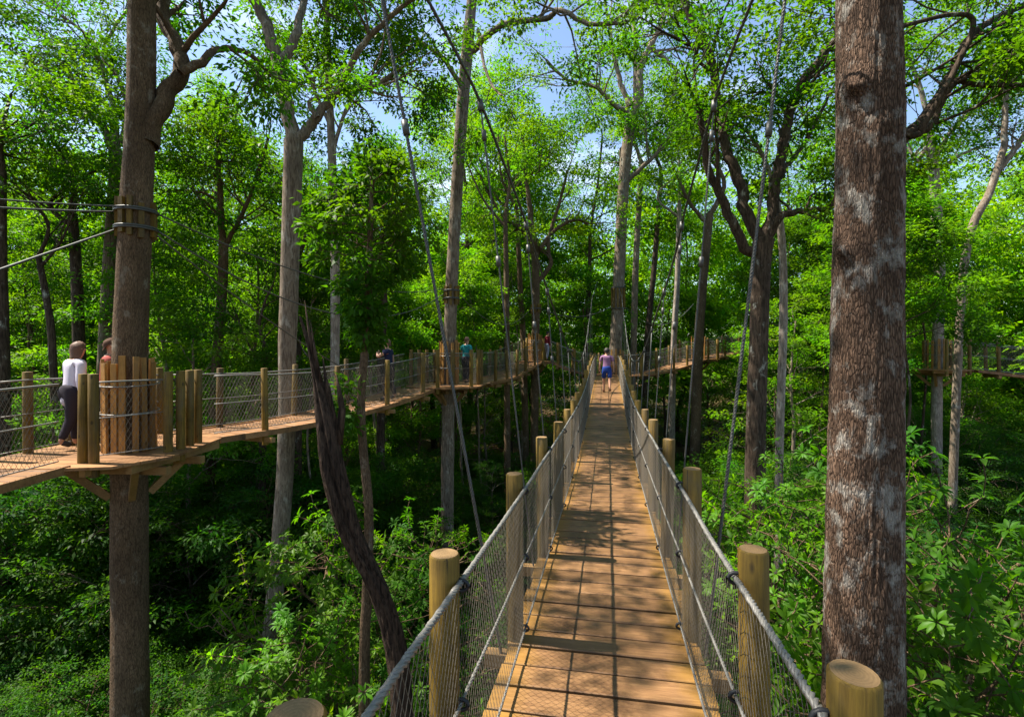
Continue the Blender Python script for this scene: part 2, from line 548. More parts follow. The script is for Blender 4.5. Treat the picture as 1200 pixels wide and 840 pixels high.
def limb(mb, lv, pts, r0, r1, P, n=8, start=0.3, count=5, level=1, blen=1.6, tip=True):
    """a limb along given points that carries side branches"""
    sp = spline(pts, 5)
    m = len(sp)
    rad = [r0 + (r1 - r0) * (i / (m - 1)) for i in range(m)]
    for i in range(1, m - 1):
        sp[i] += np.array(rv(rad[i] * 0.18))
    mb.tube([V(q) for q in sp], rad, n, cap=False)
    if count == 0: return
    for k in range(count + (1 if tip else 0)):
        f = 1.0 if (tip and k == 0) else rnd.uniform(start, 1.0)
        i = min(m - 2, int(f * (m - 1)))
        dd = V(sp[i + 1] - sp[i]).normalized()
        side = dd.cross(rv()).normalized()
        ang = 0.2 if (tip and k == 0) else rnd.uniform(0.6, 1.25)
        nd = dd * math.cos(ang) + side * math.sin(ang); nd.z = nd.z * 0.7 + 0.1
        grow(mb, lv, V(sp[min(i + 1, m - 1)] if f == 1.0 else sp[i]), nd, blen * rnd.uniform(0.7, 1.3), max(0.015, rad[i] * 0.5), level, P)


def trunk_tube(mb, pts, n=14, per=6, rough=0.03):
    """pts: (x,y,z,r) from the base up; slightly uneven trunk"""
    sp = spline(pts, per)
    m = len(sp)
    ph = rnd.uniform(0, 50)
    cs = []
    P = [V(q[:3]) for q in sp]
    b = len(mb.v)
    mb.tube(P, [q[3] for q in sp], n, cap=False)
    for i in range(m):
        for k in range(n):
            idx = b + i * n + k
            v = V(mb.v[idx]); c = P[i]
            a = (v - c)
            s = 1 + rough * 2.2 * noise.noise(V((a.x * 3, a.y * 3, c.z * 0.9 + ph))) + rough * noise.noise(V((a.x * 9, a.y * 9, c.z * 2.5 + ph)))
            mb.v[idx] = c + a * s


def proto_tree(H, bare, cr, n_limb, P, r0=0.2, level=2, lean=0.02, topf=0.97):
    """trunk and crown meshes of one generic tree, base at the origin"""
    mb = MB(); lv = Leaves()
    pts = []; x = y = 0
    k = 7
    for i in range(k + 1):
        f = i / k
        pts.append((x, y, f * H * topf - 0.4, r0 * (1.25 if i == 0 else 1) * (1 - 0.75 * f)))
        x += rnd.gauss(0, lean * H / 3); y += rnd.gauss(0, lean * H / 3)
    trunk_tube(mb, pts, 9, 4)
    sp = spline(pts, 6)
    for j in range(n_limb):
        f = bare + (0.98 - bare) * (j + rnd.random()) / n_limb
        i = min(len(sp) - 1, int(f * (len(sp) - 1)))
        q = sp[i]
        az = j * 2.4 + rnd.uniform(-0.5, 0.5)
        prof = math.sin(math.pi * min(1, max(0.0, (f - bare) / (1 - bare)) * 0.8 + 0.2)) ** 0.7
        el = 0.25 + 0.75 * (f - bare) / (1 - bare)
        d = V((math.cos(az) * math.cos(el), math.sin(az) * math.cos(el), math.sin(el)))
        grow(mb, lv, V(q[:3]), d, cr * (0.45 + 0.55 * prof) * 0.62, max(0.03, q[3] * 0.5), level, P)
    return mb, lv


# ------------------------------------------------------------------ trees traced from where they stand
TRUNKS = {}
WALK = []      # sampled walkway centre points, kept free of trees


def traced(name, label, d, trunk, limbs, bark, leaf, P, cat='tree', n=18, group=None, top_up=4.0, rough=0.03, extra=0, per=6, crown_dir=None, base_px=None):
    """trunk: (px,py,width px) from the lowest seen point up; limbs: dicts with px paths"""
    pts = []
    for (px, py, w) in trunk:
        p = W(px, py, d); pts.append((p.x, p.y, p.z, w * d / F / 2))
    b = pts[0]
    slope = ((pts[0][0] - pts[1][0]) / max(0.1, pts[1][2] - pts[0][2])) if len(pts) > 1 else 0
    z0 = gz(b[0], b[1]) - 0.3
    if b[2] - z0 > 0.3:
        bx = b[0] + slope * 0.6 * (b[2] - z0)
        lo = [(bx, b[1], z0, b[3] * 1.5), (bx, b[1], z0 + 0.5, b[3] * 1.15)]
        if b[2] - z0 > 1.2: pts = lo + pts
        else: pts = [lo[0]] + pts
    base = V((pts[0][0], pts[0][1], pts[0][2] + 0.3))
    mb = MB(); lv = Leaves()
    if top_up:
        t = pts[-1]; t0 = pts[-2]
        dx = (t[0] - t0[0]) / max(0.3, t[2] - t0[2])
        tops = [(t[0] + dx * top_up * 0.5, t[1] + 0.1, t[2] + top_up * 0.5, t[3] * 0.75), (t[0] + dx * top_up + 0.2, t[1] - 0.2, t[2] + top_up, t[3] * 0.35)]
        pts = pts + tops
    trunk_tube(mb, pts, n, per, rough)
    TRUNKS[name + label] = pts
    for L in limbs:
        dd = L.get('dd', 0.0); m = len(L['p'])
        q = [tuple(W(px, py, d + dd * i / (m - 1))) for i, (px, py) in enumerate(L['p'])]
        limb(mb, lv, q, L['w'][0] * d / F / 2, L['w'][1] * d / F / 2, P, 9, L.get('s', 0.3), L.get('n', 5), L.get('lev', 1), L.get('b', P.get('b', 1.5)), L.get('tip', True))
    if top_up and extra:
        t = pts[-3]
        for j in range(extra):
            f = rnd.random()
            q = V(pts[-3][:3]).lerp(V(pts[-1][:3]), f)
            az = j * 2.4 + rnd.random(); el = rnd.uniform(0.1, 0.9)
            grow(mb, lv, q, V((math.cos(az) * math.cos(el), math.sin(az) * math.cos(el), math.sin(el))), top_up * 0.6, pts[-2][3] * 0.6, 2, P)
    root = empty(name, base, label, cat, group)
    mb.build('trunk', bark, root)
    if lv.P:
        me = lv.mesh('crown', base)
        place_mesh('crown', me, root, mat=leaf)
    return root, pts


def at_height(pts, z):
    for a, b in zip(pts[:-1], pts[1:]):
        if a[2] <= z <= b[2]:
            f = (z - a[2]) / (b[2] - a[2])
            return V((a[0] + (b[0] - a[0]) * f, a[1] + (b[1] - a[1]) * f, z)), a[3] + (b[3] - a[3]) * f
    return V(pts[-1][:3]), pts[-1][3]
#==PART2==
# ------------------------------------------------------------------ walkways, platforms, ropes
class Path:
    def __init__(s, pts, per=8):
        s.p = spline(pts, per)
        s.cum = np.concatenate([[0], np.cumsum(np.linalg.norm(np.diff(s.p, axis=0), axis=1))])
        s.len = float(s.cum[-1])

    def at(s, l):
        q = V([float(np.interp(l, s.cum, s.p[:, k])) for k in range(3)])
        e = 0.15
        a = V([float(np.interp(max(l - e, 0), s.cum, s.p[:, k])) for k in range(3)])
        b = V([float(np.interp(min(l + e, s.len), s.cum, s.p[:, k])) for k in range(3)])
        t = (b - a).normalized()
        n = V((t.y, -t.x, 0)).normalized()          # to the right of travel
        return q, t, n

    def at_y(s, y):
        return float(np.interp(y, s.p[:, 1], s.cum))


def rope(mb, fn, L, r, strands=True, step=0.022, pitch=0.085, sides=4, plain_step=0.25):
    """fn(s) -> (point, tangent); a laid rope of three strands, or one plain tube"""
    if not strands:
        n = max(3, int(L / plain_step))
        mb.tube([fn(L * i / n)[0] for i in range(n + 1)], r, 6)
        return
    n = int(L / step)
    base = [fn(L * i / n) for i in range(n + 1)]
    for st in range(3):
        pts = []
        for i, (p, t) in enumerate(base):
            u = t.cross(V((0, 0, 1)))
            u = u.normalized() if u.length > 0.05 else t.orthogonal().normalized()
            w = t.cross(u)
            a = 2 * math.pi * (L * i / n / pitch + st / 3)
            pts.append(p + (u * math.cos(a) + w * math.sin(a)) * r * 0.5)
        mb.tube(pts, r * 0.56, sides)


def line_rope(mb, a, b, r, strands=False, sag=0.0):
    a = V(a); b = V(b); L = (b - a).length; t = (b - a).normalized()
    rope(mb, lambda s: (a.lerp(b, s / L) - V((0, 0, sag * 4 * (s / L) * (1 - s / L))), t), L, r, strands, plain_step=0.5)


def post_mesh(name, r, h, below, n=20, cham=0.008):
    mb = MB()
    prof = [(0, -below), (r, -below), (r, 0), (r * 0.99, h * 0.5), (r * 0.985, h - cham), (r - cham, h)]
    pts = []
    vs = []; fs = []
    for (rr, z) in prof[1:]:
        for k in range(n):
            a = 2 * math.pi * k / n
            vs.append(V((rr * math.cos(a), rr * math.sin(a), z)))
    m = len(prof) - 1
    for i in range(m - 1):
        for k in range(n):
            k2 = (k + 1) % n
            fs.append((i * n + k, i * n + k2, (i + 1) * n + k2, (i + 1) * n + k))
    mb.face_block(vs, fs)
    mb.face_block([V((prof[-1][0] * math.cos(2 * math.pi * k / n), prof[-1][0] * math.sin(2 * math.pi * k / n), h + 0.0005)) for k in range(n)], [tuple(range(n))], False)
    me = mb.mesh(name); me.materials.append(M_POST)
    return me


RAIL_Z = (1.13, 0.62, 0.08)


def strap_mesh(gap, r):
    """a black tie that holds a rope to a post; +X is inward, origin on the rope's height"""
    mb = MB()
    ring = []
    for k in range(11):
        a = 2 * math.pi * k / 10
        ring.append(V((gap - r * 0.3 + (r + 0.010) * 1.25 * math.cos(a), 0, (r + 0.008) * math.sin(a))))
    mb.tube(ring, 0.009, 6, cap=False)
    me = mb.mesh('strap'); me.materials.append(M_BLACK)
    return me


def netting(mb, top, bot, L, pitch, r):
    """diamond wire netting between two curves top(s), bot(s)"""
    n = int(L / pitch)
    h = (top(0) - bot(0)).length
    run = h * 0.55
    for i in range(-int(run / pitch) - 1, n + 1):
        for sgn in (1, -1):
            s0 = i * pitch; s1 = s0 + run
            if sgn < 0: s0, s1 = s1, s0
            k = 4
            pts = []
            for j in range(k + 1):
                f = j / k; s = s0 + (s1 - s0) * f
                if 0 <= s <= L: pts.append(bot(s).lerp(top(s), f) + (top(s) - bot(s)).cross(V((0, 0, 1))) * 0)
            if len(pts) > 1: mb.tube(pts, r, 3, cap=False)


def rail_run(parent, path, s0, s1, side, off, rail_r, strands, pitch, net_r, net=True, zs=RAIL_Z):
    L = s1 - s0

    def c(z, s):
        q, t, n = path.at(s0 + min(max(s, 0), L))
        return q + n * side * off + V((0, 0, z)), t
    for nm, z, k in zip(('top_rail', 'mid_rail', 'bottom_rail'), zs, (1.0, 0.62, 0.6)):
        mb = MB()
        wob = 0.012
        rope(mb, lambda s: (c(z, s)[0] + V((0, 0, wob * noise.noise(V((s * 0.9, z * 7, side * 3.0))))), c(z, s)[1]), L, rail_r * k, strands)
        mb.build(nm, M_ROPE, parent)
    if net:
        mb = MB()
        netting(mb, lambda s: c(zs[0] - 0.01, s)[0], lambda s: c(zs[2], s)[0], L, pitch, net_r)
        mb.build('netting', M_NET, parent)


def walkway(label, group, pts, posts=None, spacing=1.7, hw=0.68, post_off=0.655, net_off=0.575, post_r=0.066, board=0.242, strands=False,
            pitch=0.08, net_r=0.003, rail_r=0.016, h=1.26, beams=True, skip=()):
    path = Path(pts)
    root = empty('rope_bridge', V(path.p[0]), label, 'footbridge', group)
    for k in range(int(path.len / 0.8) + 1): WALK.append((path.at(k * 0.8)[0]))
    # deck boards
    mb = MB()
    n = int(path.len / board)
    th = 0.034
    for i in range(n):
        q, t, nn = path.at((i + 0.5) * board)
        q = q + V((0, 0, rnd.uniform(-0.004, 0.004)))
        up = nn.cross(t).normalized()
        b = board * 0.5 - rnd.uniform(0.009, 0.0155); c = 0.006
        prof = [(-b, -th), (b, -th), (b, -c), (b - c, 0), (-b + c, 0), (-b, -c)]
        e0 = -hw + rnd.uniform(-0.02, 0.012); e1 = hw + rnd.uniform(-0.012, 0.02)
        sk = rnd.uniform(-0.006, 0.006)
        vs = [q + nn * e + t * (y + sk * (1 if e > 0 else -1)) + up * z for e in (e0, e1) for (y, z) in prof]
        fs = [(k, (k + 1) % 6, 6 + (k + 1) % 6, 6 + k) for k in range(6)] + [(5, 4, 3, 2, 1, 0), (6, 7, 8, 9, 10, 11)]
        mb.face_block(vs, fs, False)
    a0 = path.p[-1] - path.p[0]
    rz = math.atan2(a0[1], a0[0]) - math.pi / 2
    me = mb.mesh('deck', V(path.p[0]))
    inv = bpy.data.objects.new('deck', me); me.materials.append(M_DECK_WORN if strands else M_DECK)
    # grain runs along the board: give the deck its own turned axes
    from mathutils import Matrix
    me.transform(Matrix.Rotation(-rz, 4, 'Z')); inv.rotation_euler = (0, 0, rz)
    inv.parent = root; COL.objects.link(inv)
    for sd in (-1, 1):
        mb = MB()
        rope(mb, lambda s: (path.at(s)[0] + path.at(s)[2] * sd * (hw - 0.2) + V((0, 0, -0.075)), path.at(s)[1]), path.len, 0.035, False)
        mb.build('stringer', M_CABLE if strands else M_BEAM, root)
        if not strands:
            mb = MB()
            k = max(4, int(path.len / 0.5)); pts_ = []
            for i in range(k):
                (q0, t0, n0), (q1, t1, n1_) = path.at(path.len * i / k), path.at(path.len * (i + 1) / k)
                a_ = q0 + n0 * sd * (hw + 0.045) - V((0, 0, 0.03)); b_ = q1 + n1_ * sd * (hw + 0.045) - V((0, 0, 0.03))
                mb.box((a_ + b_) / 2, (b_ - a_) * 0.497, n0 * 0.022, (0, 0, 0.055))
            mb.build('edge_board', M_DECK, root)
    if posts is None:
        k = max(1, round(path.len / spacing)); posts = [(path.len * (i + 0.5) / k,) * 2 for i in range(k)]
    pm = post_mesh('post', post_r, h, 0.27); sm = strap_mesh(post_off - net_off, rail_r)
    info = []
    for (sl, sr) in posts:
        for side, s in ((-1, sl), (1, sr)):
            if s is None: continue
            q, t, nn = path.at(s)
            pos = q + nn * side * post_off
            inward = -nn * side
            o = place_mesh('post', pm, root, pos - root.location, math.atan2(inward.y, inward.x))
            o.rotation_euler[0] = rnd.uniform(-0.02, 0.02); o.rotation_euler[1] = rnd.uniform(-0.02, 0.02)
            o.scale = (rnd.uniform(0.94, 1.06), rnd.uniform(0.94, 1.06), rnd.uniform(0.98, 1.02))
            if strands and 0 < pos.y < 17:
                for z in RAIL_Z: place_mesh('strap', sm, o, (0, 0, z))
            info.append((side, s, pos))
        if beams:
            s = (sl if sl is not None else sr)
            q, t, nn = path.at(s)
            up = nn.cross(t)
            mb = MB(); mb.box(q - up * 0.165, nn * (hw + 0.2), t * 0.05, up * 0.05)
            mb.build('cross_beam', M_BEAM, root)
    for side in (-1, 1):
        if side in skip: continue
        rail_run(root, path, 0.0, path.len, side, net_off, rail_r, strands, pitch, net_r)
    return root, path, info


def clip_poly(poly, nrm, c):
    out = []
    m = len(poly)
    for i in range(m):
        a = poly[i]; b = poly[(i + 1) % m]
        da = a[0] * nrm[0] + a[1] * nrm[1] - c; db = b[0] * nrm[0] + b[1] * nrm[1] - c
        if da <= 0: out.append(a)
        if (da < 0 < db) or (db < 0 < da):
            f = da / (da - db); out.append((a[0] + (b[0] - a[0]) * f, a[1] + (b[1] - a[1]) * f))
    return out


def guard(parent, c, z, r, h, n, bat_w=0.042, wires=(0.62, 1.05)):
    """upright battens round a trunk, tied with wire"""
    bm_ = MB()
    bm_.box(V((0, 0, h / 2)), (bat_w * 0.5, 0, 0), (0, bat_w, 0), (0, 0, h / 2))
    me = bm_.mesh('batten'); me.materials.append(M_BATTEN)
    for k in range(n):
        a = 2 * math.pi * (k + rnd.uniform(-0.12, 0.12)) / n
        o = place_mesh('batten', me, parent, V((c.x + r * math.cos(a), c.y + r * math.sin(a), z + 0.003)) - parent.location, a)
        o.rotation_euler[1] = rnd.uniform(-0.03, 0.03); o.scale = (1, rnd.uniform(0.85, 1.15), rnd.uniform(0.95, 1.04))
    for w in wires:
        mb = MB()
        pts = [V((c.x + (r + 0.05) * math.cos(2 * math.pi * k / 24), c.y + (r + 0.05) * math.sin(2 * math.pi * k / 24), z + w + 0.02 * math.sin(k * 0.26))) for k in range(25)]
        mb.tube(pts, 0.012, 6, cap=False)
        mb.build('tie_cable', M_ROPE, parent)


def platform(label, poly, z, trunk_c, trunk_r, chains, group='platforms built round the tree trunks', board=0.2, ang=0.0, guard_h=1.45, guard_n=14, guard_r=None,
             post_r=0.066, braces=4, pitch=0.08, net_r=0.003, gwires=(0.62, 1.05), h=1.26):
    root = empty('tree_platform', V((trunk_c.x, trunk_c.y, z)), label, 'platform', group)
    d = (math.cos(ang), math.sin(ang))
    pr = [p[0] * d[0] + p[1] * d[1] for p in poly]
    lo, hi = min(pr), max(pr)
    mb = MB()
    k = int((hi - lo) / board) + 1
    for i in range(k):
        a = lo + i * board; b = min(a + board - 0.012, hi)
        q = clip_poly(clip_poly(poly, d, b), (-d[0], -d[1]), -a)
        if len(q) >= 3:
            area = sum(q[j][0] * q[(j + 1) % len(q)][1] - q[(j + 1) % len(q)][0] * q[j][1] for j in range(len(q)))
            if area < 0: q = q[::-1]
            if abs(area) > 0.004: mb.prism(q, z - 0.04, z + rnd.uniform(-0.003, 0.003), 0.0)
    mb.build('deck', M_DECK, root)
    # joists under the boards, clipped to the outline
    for off in (-0.75, -0.25, 0.25, 0.75):
        nrm = (-d[1], d[0])
        c0 = trunk_c.x * nrm[0] + trunk_c.y * nrm[1] + off
        ts = []
        m = len(poly)
        for i in range(m):
            a = poly[i]; b = poly[(i + 1) % m]
            da = a[0] * nrm[0] + a[1] * nrm[1] - c0; db = b[0] * nrm[0] + b[1] * nrm[1] - c0
            if da * db < 0:
                f = da / (da - db); ts.append(((a[0] + (b[0] - a[0]) * f) * d[0] + (a[1] + (b[1] - a[1]) * f) * d[1]))
        if len(ts) == 2:
            t0, t1 = min(ts) + 0.16, max(ts) - 0.16
            mid = (t0 + t1) / 2
            cen = V((nrm[0] * c0 + d[0] * mid, nrm[1] * c0 + d[1] * mid, z - 0.103))
            mb = MB(); mb.box(cen, V((d[0], d[1], 0)) * (t1 - t0) / 2, V((nrm[0], nrm[1], 0)) * 0.045, (0, 0, 0.06))
            mb.build('joist', M_BEAM, root)
    for sgn in (-1, 1):
        nrm = V((-d[1], d[0], 0))
        mb = MB(); mb.box(V((trunk_c.x, trunk_c.y, z - 0.225)) + V((d[0], d[1], 0)) * sgn * (trunk_r + 0.1), nrm * 0.95, V((d[0], d[1], 0)) * 0.055, (0, 0, 0.06))
        mb.build('bearer', M_BEAM, root)
    for k in range(braces):
        a = ang + math.pi / 4 + k * 2 * math.pi / braces
        u = V((math.cos(a), math.sin(a), 0))
        p0 = V((trunk_c.x, trunk_c.y, z - 0.72)) + u * (trunk_r * 0.9)
        p1 = V((trunk_c.x, trunk_c.y, z - 0.2)) + u * (trunk_r + 0.5)
        ax = (p1 - p0); w = V((-u.y, u.x, 0))
        mb = MB(); mb.box((p0 + p1) / 2, ax / 2, w * 0.045, ax.cross(w).normalized() * 0.055)
        mb.build('brace', M_BEAM, root)
    if guard_n: guard(root, trunk_c, z, guard_r or trunk_r + 0.09, guard_h, guard_n, wires=gwires)
    pm = post_mesh('post', post_r, h, 0.2)
    for ch in chains:
        pts = [V((x, y, z)) for x, y in ch]
        for p in pts:
            o = place_mesh('post', pm, root, p - root.location, rnd.uniform(0, 6))
            o.rotation_euler[0] = rnd.uniform(-0.015, 0.015)
        if len(pts) > 1:
            inn = []
            for p in pts:
                v = V((trunk_c.x - p.x, trunk_c.y - p.y, 0)).normalized()
                inn.append(tuple(p + v * (post_r + 0.015)))
            P_ = Path(inn, 1 if len(inn) < 3 else 5)
            rail_run(root, P_, 0.0, P_.len, 1, 0.0, 0.014, False, pitch, net_r)
    return root


def collar(label, pts, z, d_out=0.05, n=9, zs=(0.12, -0.16), blk=0.3, bw=0.05):
    c, r = at_height(pts, z)
    root = empty('cable_collar', c, label, 'cable collar', 'cable collars strapped round the trunks')
    mb_ = MB(); mb_.box((0, 0, 0), (d_out * 0.8, 0, 0), (0, bw, 0), (0, 0, blk))
    me = mb_.mesh('block'); me.materials.append(M_POST)
    for k in range(n):
        a = 2 * math.pi * (k + rnd.uniform(-0.2, 0.2)) / n
        o = place_mesh('block', me, root, V(((r + d_out * 0.75) * math.cos(a), (r + d_out * 0.75) * math.sin(a), rnd.uniform(-0.05, 0.05))), a)
        o.scale = (1, rnd.uniform(0.8, 1.2), rnd.uniform(0.85, 1.1))
    for zz in zs:
        mb = MB()
        for e in (0, 0.03):
            q = [c + V(((r + d_out * 1.7) * math.cos(2 * math.pi * k / 24), (r + d_out * 1.7) * math.sin(2 * math.pi * k / 24), zz + e)) for k in range(25)]
            mb.tube(q, 0.018, 6, cap=False)
        mb.build('wrapped_cable', M_CABLE, root)
    return c, r + d_out * 1.7


def cable(label, a, b, r=0.014, sag=0.0, group='support cables tied to the trunk collars', name='support_cable'):
    mb = MB(); line_rope(mb, a, b, r, False, sag)
    o = mb.build(name, M_CABLE, None, V(a))
    return tag(o, label, 'cable', group)


# ------------------------------------------------------------------ people
def skinned(verts, edges, sub=2):
    """verts: (x,y,z,r) or (x,y,z,rx,ry); returns evaluated vertices and faces"""
    me = bpy.data.meshes.new('tmp'); me.from_pydata([v[:3] for v in verts], edges, [])
    o = bpy.data.objects.new('tmp', me); COL.objects.link(o)
    o.modifiers.new('s', 'SKIN')
    for i, v in enumerate(verts):
        sv = me.skin_vertices[0].data[i]
        sv.radius = (v[3], v[4] if len(v) > 4 else v[3]); sv.use_root = (i == 0)
    m2 = o.modifiers.new('d', 'SUBSURF'); m2.levels = sub; m2.render_levels = sub
    dg = bpy.context.evaluated_depsgraph_get()
    ev = o.evaluated_get(dg); em = ev.to_mesh()
    vs = [V(v.co) for v in em.vertices]; fs = [tuple(p.vertices) for p in em.polygons]
    ev.to_mesh_clear()
    bpy.data.objects.remove(o); bpy.data.meshes.remove(me)
    return vs, fs


M_SKIN = plain_mat('skin', (0.45, 0.24, 0.16), 0.5, var=0.08)
M_EYE = plain_mat('eye', (0.03, 0.02, 0.015), 0.2, var=0.0)


def cloth(name, col): return plain_mat(name, col, 0.85, spec=0.15, var=0.12, scale=14, bstr=0.3)


def person(label, loc, rz, shirt, lower, hair, group='visitors on the walkways', H=1.72, stride=0.22, arm=(0.15, -0.15), elbow=(0.25, 0.25), raise_l=False, lean=0.03,
           shorts=False, sleeve=0.6, cap=None, long_hair=False, w=1.0, skin=M_SKIN, shirt_hem=0.93):
    k = H / 1.74
    root = empty('person', V(loc), label, 'person', group, rz)
    sh = [(0.0, lean * 1.5, 1.43)]
    P = {}

    def pt(n, x, y, z, r, r2=None): P[n] = (x * w * k, y * k, z * k, r * k * w, (r2 or r) * k)
    pt('pelvis', 0, 0, 0.95, 0.145, 0.105); pt('waist', 0, lean * .7, 1.10, 0.125, 0.092); pt('chest', 0, lean * 1.3, 1.30, 0.15, 0.105)
    pt('collar', 0, lean * 1.6, 1.43, 0.10, 0.07); pt('neck', 0, lean * 1.9 + .01, 1.50, 0.052); pt('jaw', 0, lean * 2.2 + .03, 1.57, 0.066, 0.075)
    pt('head', 0, lean * 2.3 + .02, 1.655, 0.078, 0.098); pt('crown', 0, lean * 2.3 + .01, 1.725, 0.052, 0.07)
    hands = []
    for s, nm, a, e in ((-1, 'l', arm[0], elbow[0]), (1, 'r', arm[1], elbow[1])):
        shx, shy, shz = 0.175 * s, lean * 1.5, 1.41
        pt('sh' + nm, shx, shy, shz, 0.062)
        if raise_l and nm == 'l':
            ex, ey, ez = shx - 0.05, shy + 0.22, shz - 0.16
            wx, wy, wz = shx + 0.08, shy + 0.24, shz + 0.10
        else:
            ex, ey, ez = shx + 0.045 * s, shy + 0.29 * math.sin(a), shz - 0.29 * math.cos(a)
            wx, wy, wz = ex + 0.01 * s, ey + 0.25 * math.sin(a + e), ez - 0.25 * math.cos(a + e)
        pt('el' + nm, ex, ey, ez, 0.045); pt('wr' + nm, wx, wy, wz, 0.028)
        dv = V((wx - ex, wy - ey, wz - ez)).normalized()
        hp = V((wx, wy, wz)) + dv * 0.07
        pt('hd' + nm, hp.x, hp.y, hp.z, 0.022, 0.038)
        hands.append((s, V((wx, wy, wz)), dv))
    for s, nm, st in ((-1, 'l', stride), (1, 'r', -stride)):
        pt('hip' + nm, 0.09 * s, 0, 0.88, 0.098, 0.105)
        bend = 0.06 + max(0, -st) * 0.35
        pt('kn' + nm, 0.098 * s, st * 0.55 + 0.05, 0.49, 0.062); 
        zf = 0.09 + max(0, -st) * 0.35
        pt('an' + nm, 0.10 * s, st * 1.0 - 0.02, zf, 0.042); pt('to' + nm, 0.112 * s, st * 1.0 + 0.13, zf - 0.05 - max(0, -st) * 0.12, 0.036, 0.03)

    def mk(seq, grow_=0.0, names=None):
        names = names or sorted({n for e in seq for n in e}, key=list(P).index)
        vs = [tuple(P[n][:3]) + (P[n][3] + grow_, P[n][4] + grow_) for n in names]
        return vs, [(names.index(a), names.index(b)) for a, b in seq]
    body_e = [('pelvis', 'waist'), ('waist', 'chest'), ('chest', 'collar'), ('collar', 'neck'), ('neck', 'jaw'), ('jaw', 'head'), ('head', 'crown')]
    for nm in 'lr':
        body_e += [('collar', 'sh' + nm), ('sh' + nm, 'el' + nm), ('el' + nm, 'wr' + nm), ('wr' + nm, 'hd' + nm), ('pelvis', 'hip' + nm), ('hip' + nm, 'kn' + nm), ('kn' + nm, 'an' + nm), ('an' + nm, 'to' + nm)]
    full = dict(P)
    for n_ in ('pelvis', 'waist', 'chest', 'hipl', 'hipr') + (() if shorts else ('knl', 'knr')):
        P[n_] = P[n_][:3] + (P[n_][3] * 0.78, P[n_][4] * 0.78)
    vs, fs = skinned(*mk(body_e))
    P.update(full)
    mb = MB(); mb.face_block(vs, fs)
    # fingers and thumb, nose, ears: rooted inside the body surface
    for s, wr, dv in hands:
        side = V((0, 1, 0)) - dv * dv.y
        side = side.normalized() if side.length > 0.1 else V((1, 0, 0))
        pal = dv.cross(side).normalized() * s
        for j, ln in enumerate((0.062, 0.072, 0.068, 0.052)):
            b0 = (wr + dv * 0.085 + side * (0.028 - 0.019 * j)) * k
            mb.tube([b0, b0 + (dv * ln * 0.5 + pal * 0.006) * k, b0 + (dv * ln + pal * 0.028) * k], [0.0088 * k, 0.008 * k, 0.006 * k], 6)
        b0 = (wr + dv * 0.04 + side * 0.03) * k
        mb.tube([b0, b0 + (dv * 0.03 + side * 0.022) * k, b0 + (dv * 0.055 + side * 0.024 + pal * 0.012) * k], [0.011 * k, 0.0095 * k, 0.007 * k], 6)
    hx, hy, hz = P['head'][0], P['head'][1], P['head'][2]
    fy = hy + 0.098 * k
    mb.tube([V((0, fy - 0.02 * k, hz + 0.01 * k)), V((0, fy + 0.012 * k, hz - 0.028 * k)), V((0, fy - 0.015 * k, hz - 0.036 * k))], [0.008 * k, 0.014 * k, 0.009 * k], 7)
    for s in (-1, 1):
        mb.tube([V((s * 0.072 * k * w, hy, hz + 0.02 * k)), V((s * 0.086 * k * w, hy - 0.008 * k, hz + 0.0 * k)), V((s * 0.074 * k * w, hy, hz - 0.03 * k))], [0.012 * k, 0.016 * k, 0.009 * k], 7)
    b = place_mesh('body', mb.mesh('body'), root, mat=skin)
    e = MB()
    for s in (-1, 1):
        c = V((s * 0.03 * k, fy - 0.012 * k, hz + 0.012 * k))
        e.tube([c - V((0.011 * k, 0, 0)), c, c + V((0.011 * k, 0, 0))], [0.003 * k, 0.0075 * k, 0.003 * k], 6)
    c = V((0, fy - 0.01 * k, hz - 0.062 * k))
    e.tube([c - V((0.022 * k, 0.006 * k, 0)), c, c + V((0.022 * k, -0.006 * k, 0))], [0.002 * k, 0.005 * k, 0.002 * k], 6)
    place_mesh('face', e.mesh('face'), root, mat=M_EYE)
    # shirt
    g = 0.014 * k
    se = [('pelvis', 'waist'), ('waist', 'chest'), ('chest', 'collar')]
    Q = dict(P)
    for nm in 'lr':
        a = V(P['sh' + nm][:3]); b_ = V(P['el' + nm][:3]); m = a.lerp(b_, min(1.0, sleeve) * 0.98)
        P['sl' + nm] = (*m, 0.052 * k * w, 0.052 * k)
        se += [('collar', 'sh' + nm), ('sh' + nm, 'sl' + nm)]
        if sleeve > 1:
            m2 = V(P['el' + nm][:3]).lerp(V(P['wr' + nm][:3]), 0.92)
            P['sw' + nm] = (*m2, 0.033 * k, 0.033 * k); se.append(('sl' + nm, 'sw' + nm))
    pv = P['pelvis']; P['pelvis'] = (pv[0], pv[1], (shirt_hem - 0.05) * k, pv[3] * 1.1, pv[4] * 1.2)
    vs, fs = skinned(*mk(se, g))
    mb = MB(); mb.face_block(vs, fs); place_mesh('shirt', mb.mesh('shirt'), root, mat=shirt)
    P['pelvis'] = pv
    P['belt'] = (pv[0], pv[1], 1.09 * k, pv[3] * 0.93, pv[4] * 0.95)
    le = [('pelvis', 'belt')]
    for nm in 'lr':
        le += [('pelvis', 'hip' + nm)]
        if shorts:
            m = V(P['hip' + nm][:3]).lerp(V(P['kn' + nm][:3]), 0.85); P['sm' + nm] = (*m, 0.082 * k, 0.082 * k); le.append(('hip' + nm, 'sm' + nm))
        else:
            m = V(P['kn' + nm][:3]).lerp(V(P['an' + nm][:3]), 0.93); P['sm' + nm] = (*m, 0.052 * k, 0.055 * k)
            le += [('hip' + nm, 'kn' + nm), ('kn' + nm, 'sm' + nm)]
    vs, fs = skinned(*mk(le, g * 0.7))
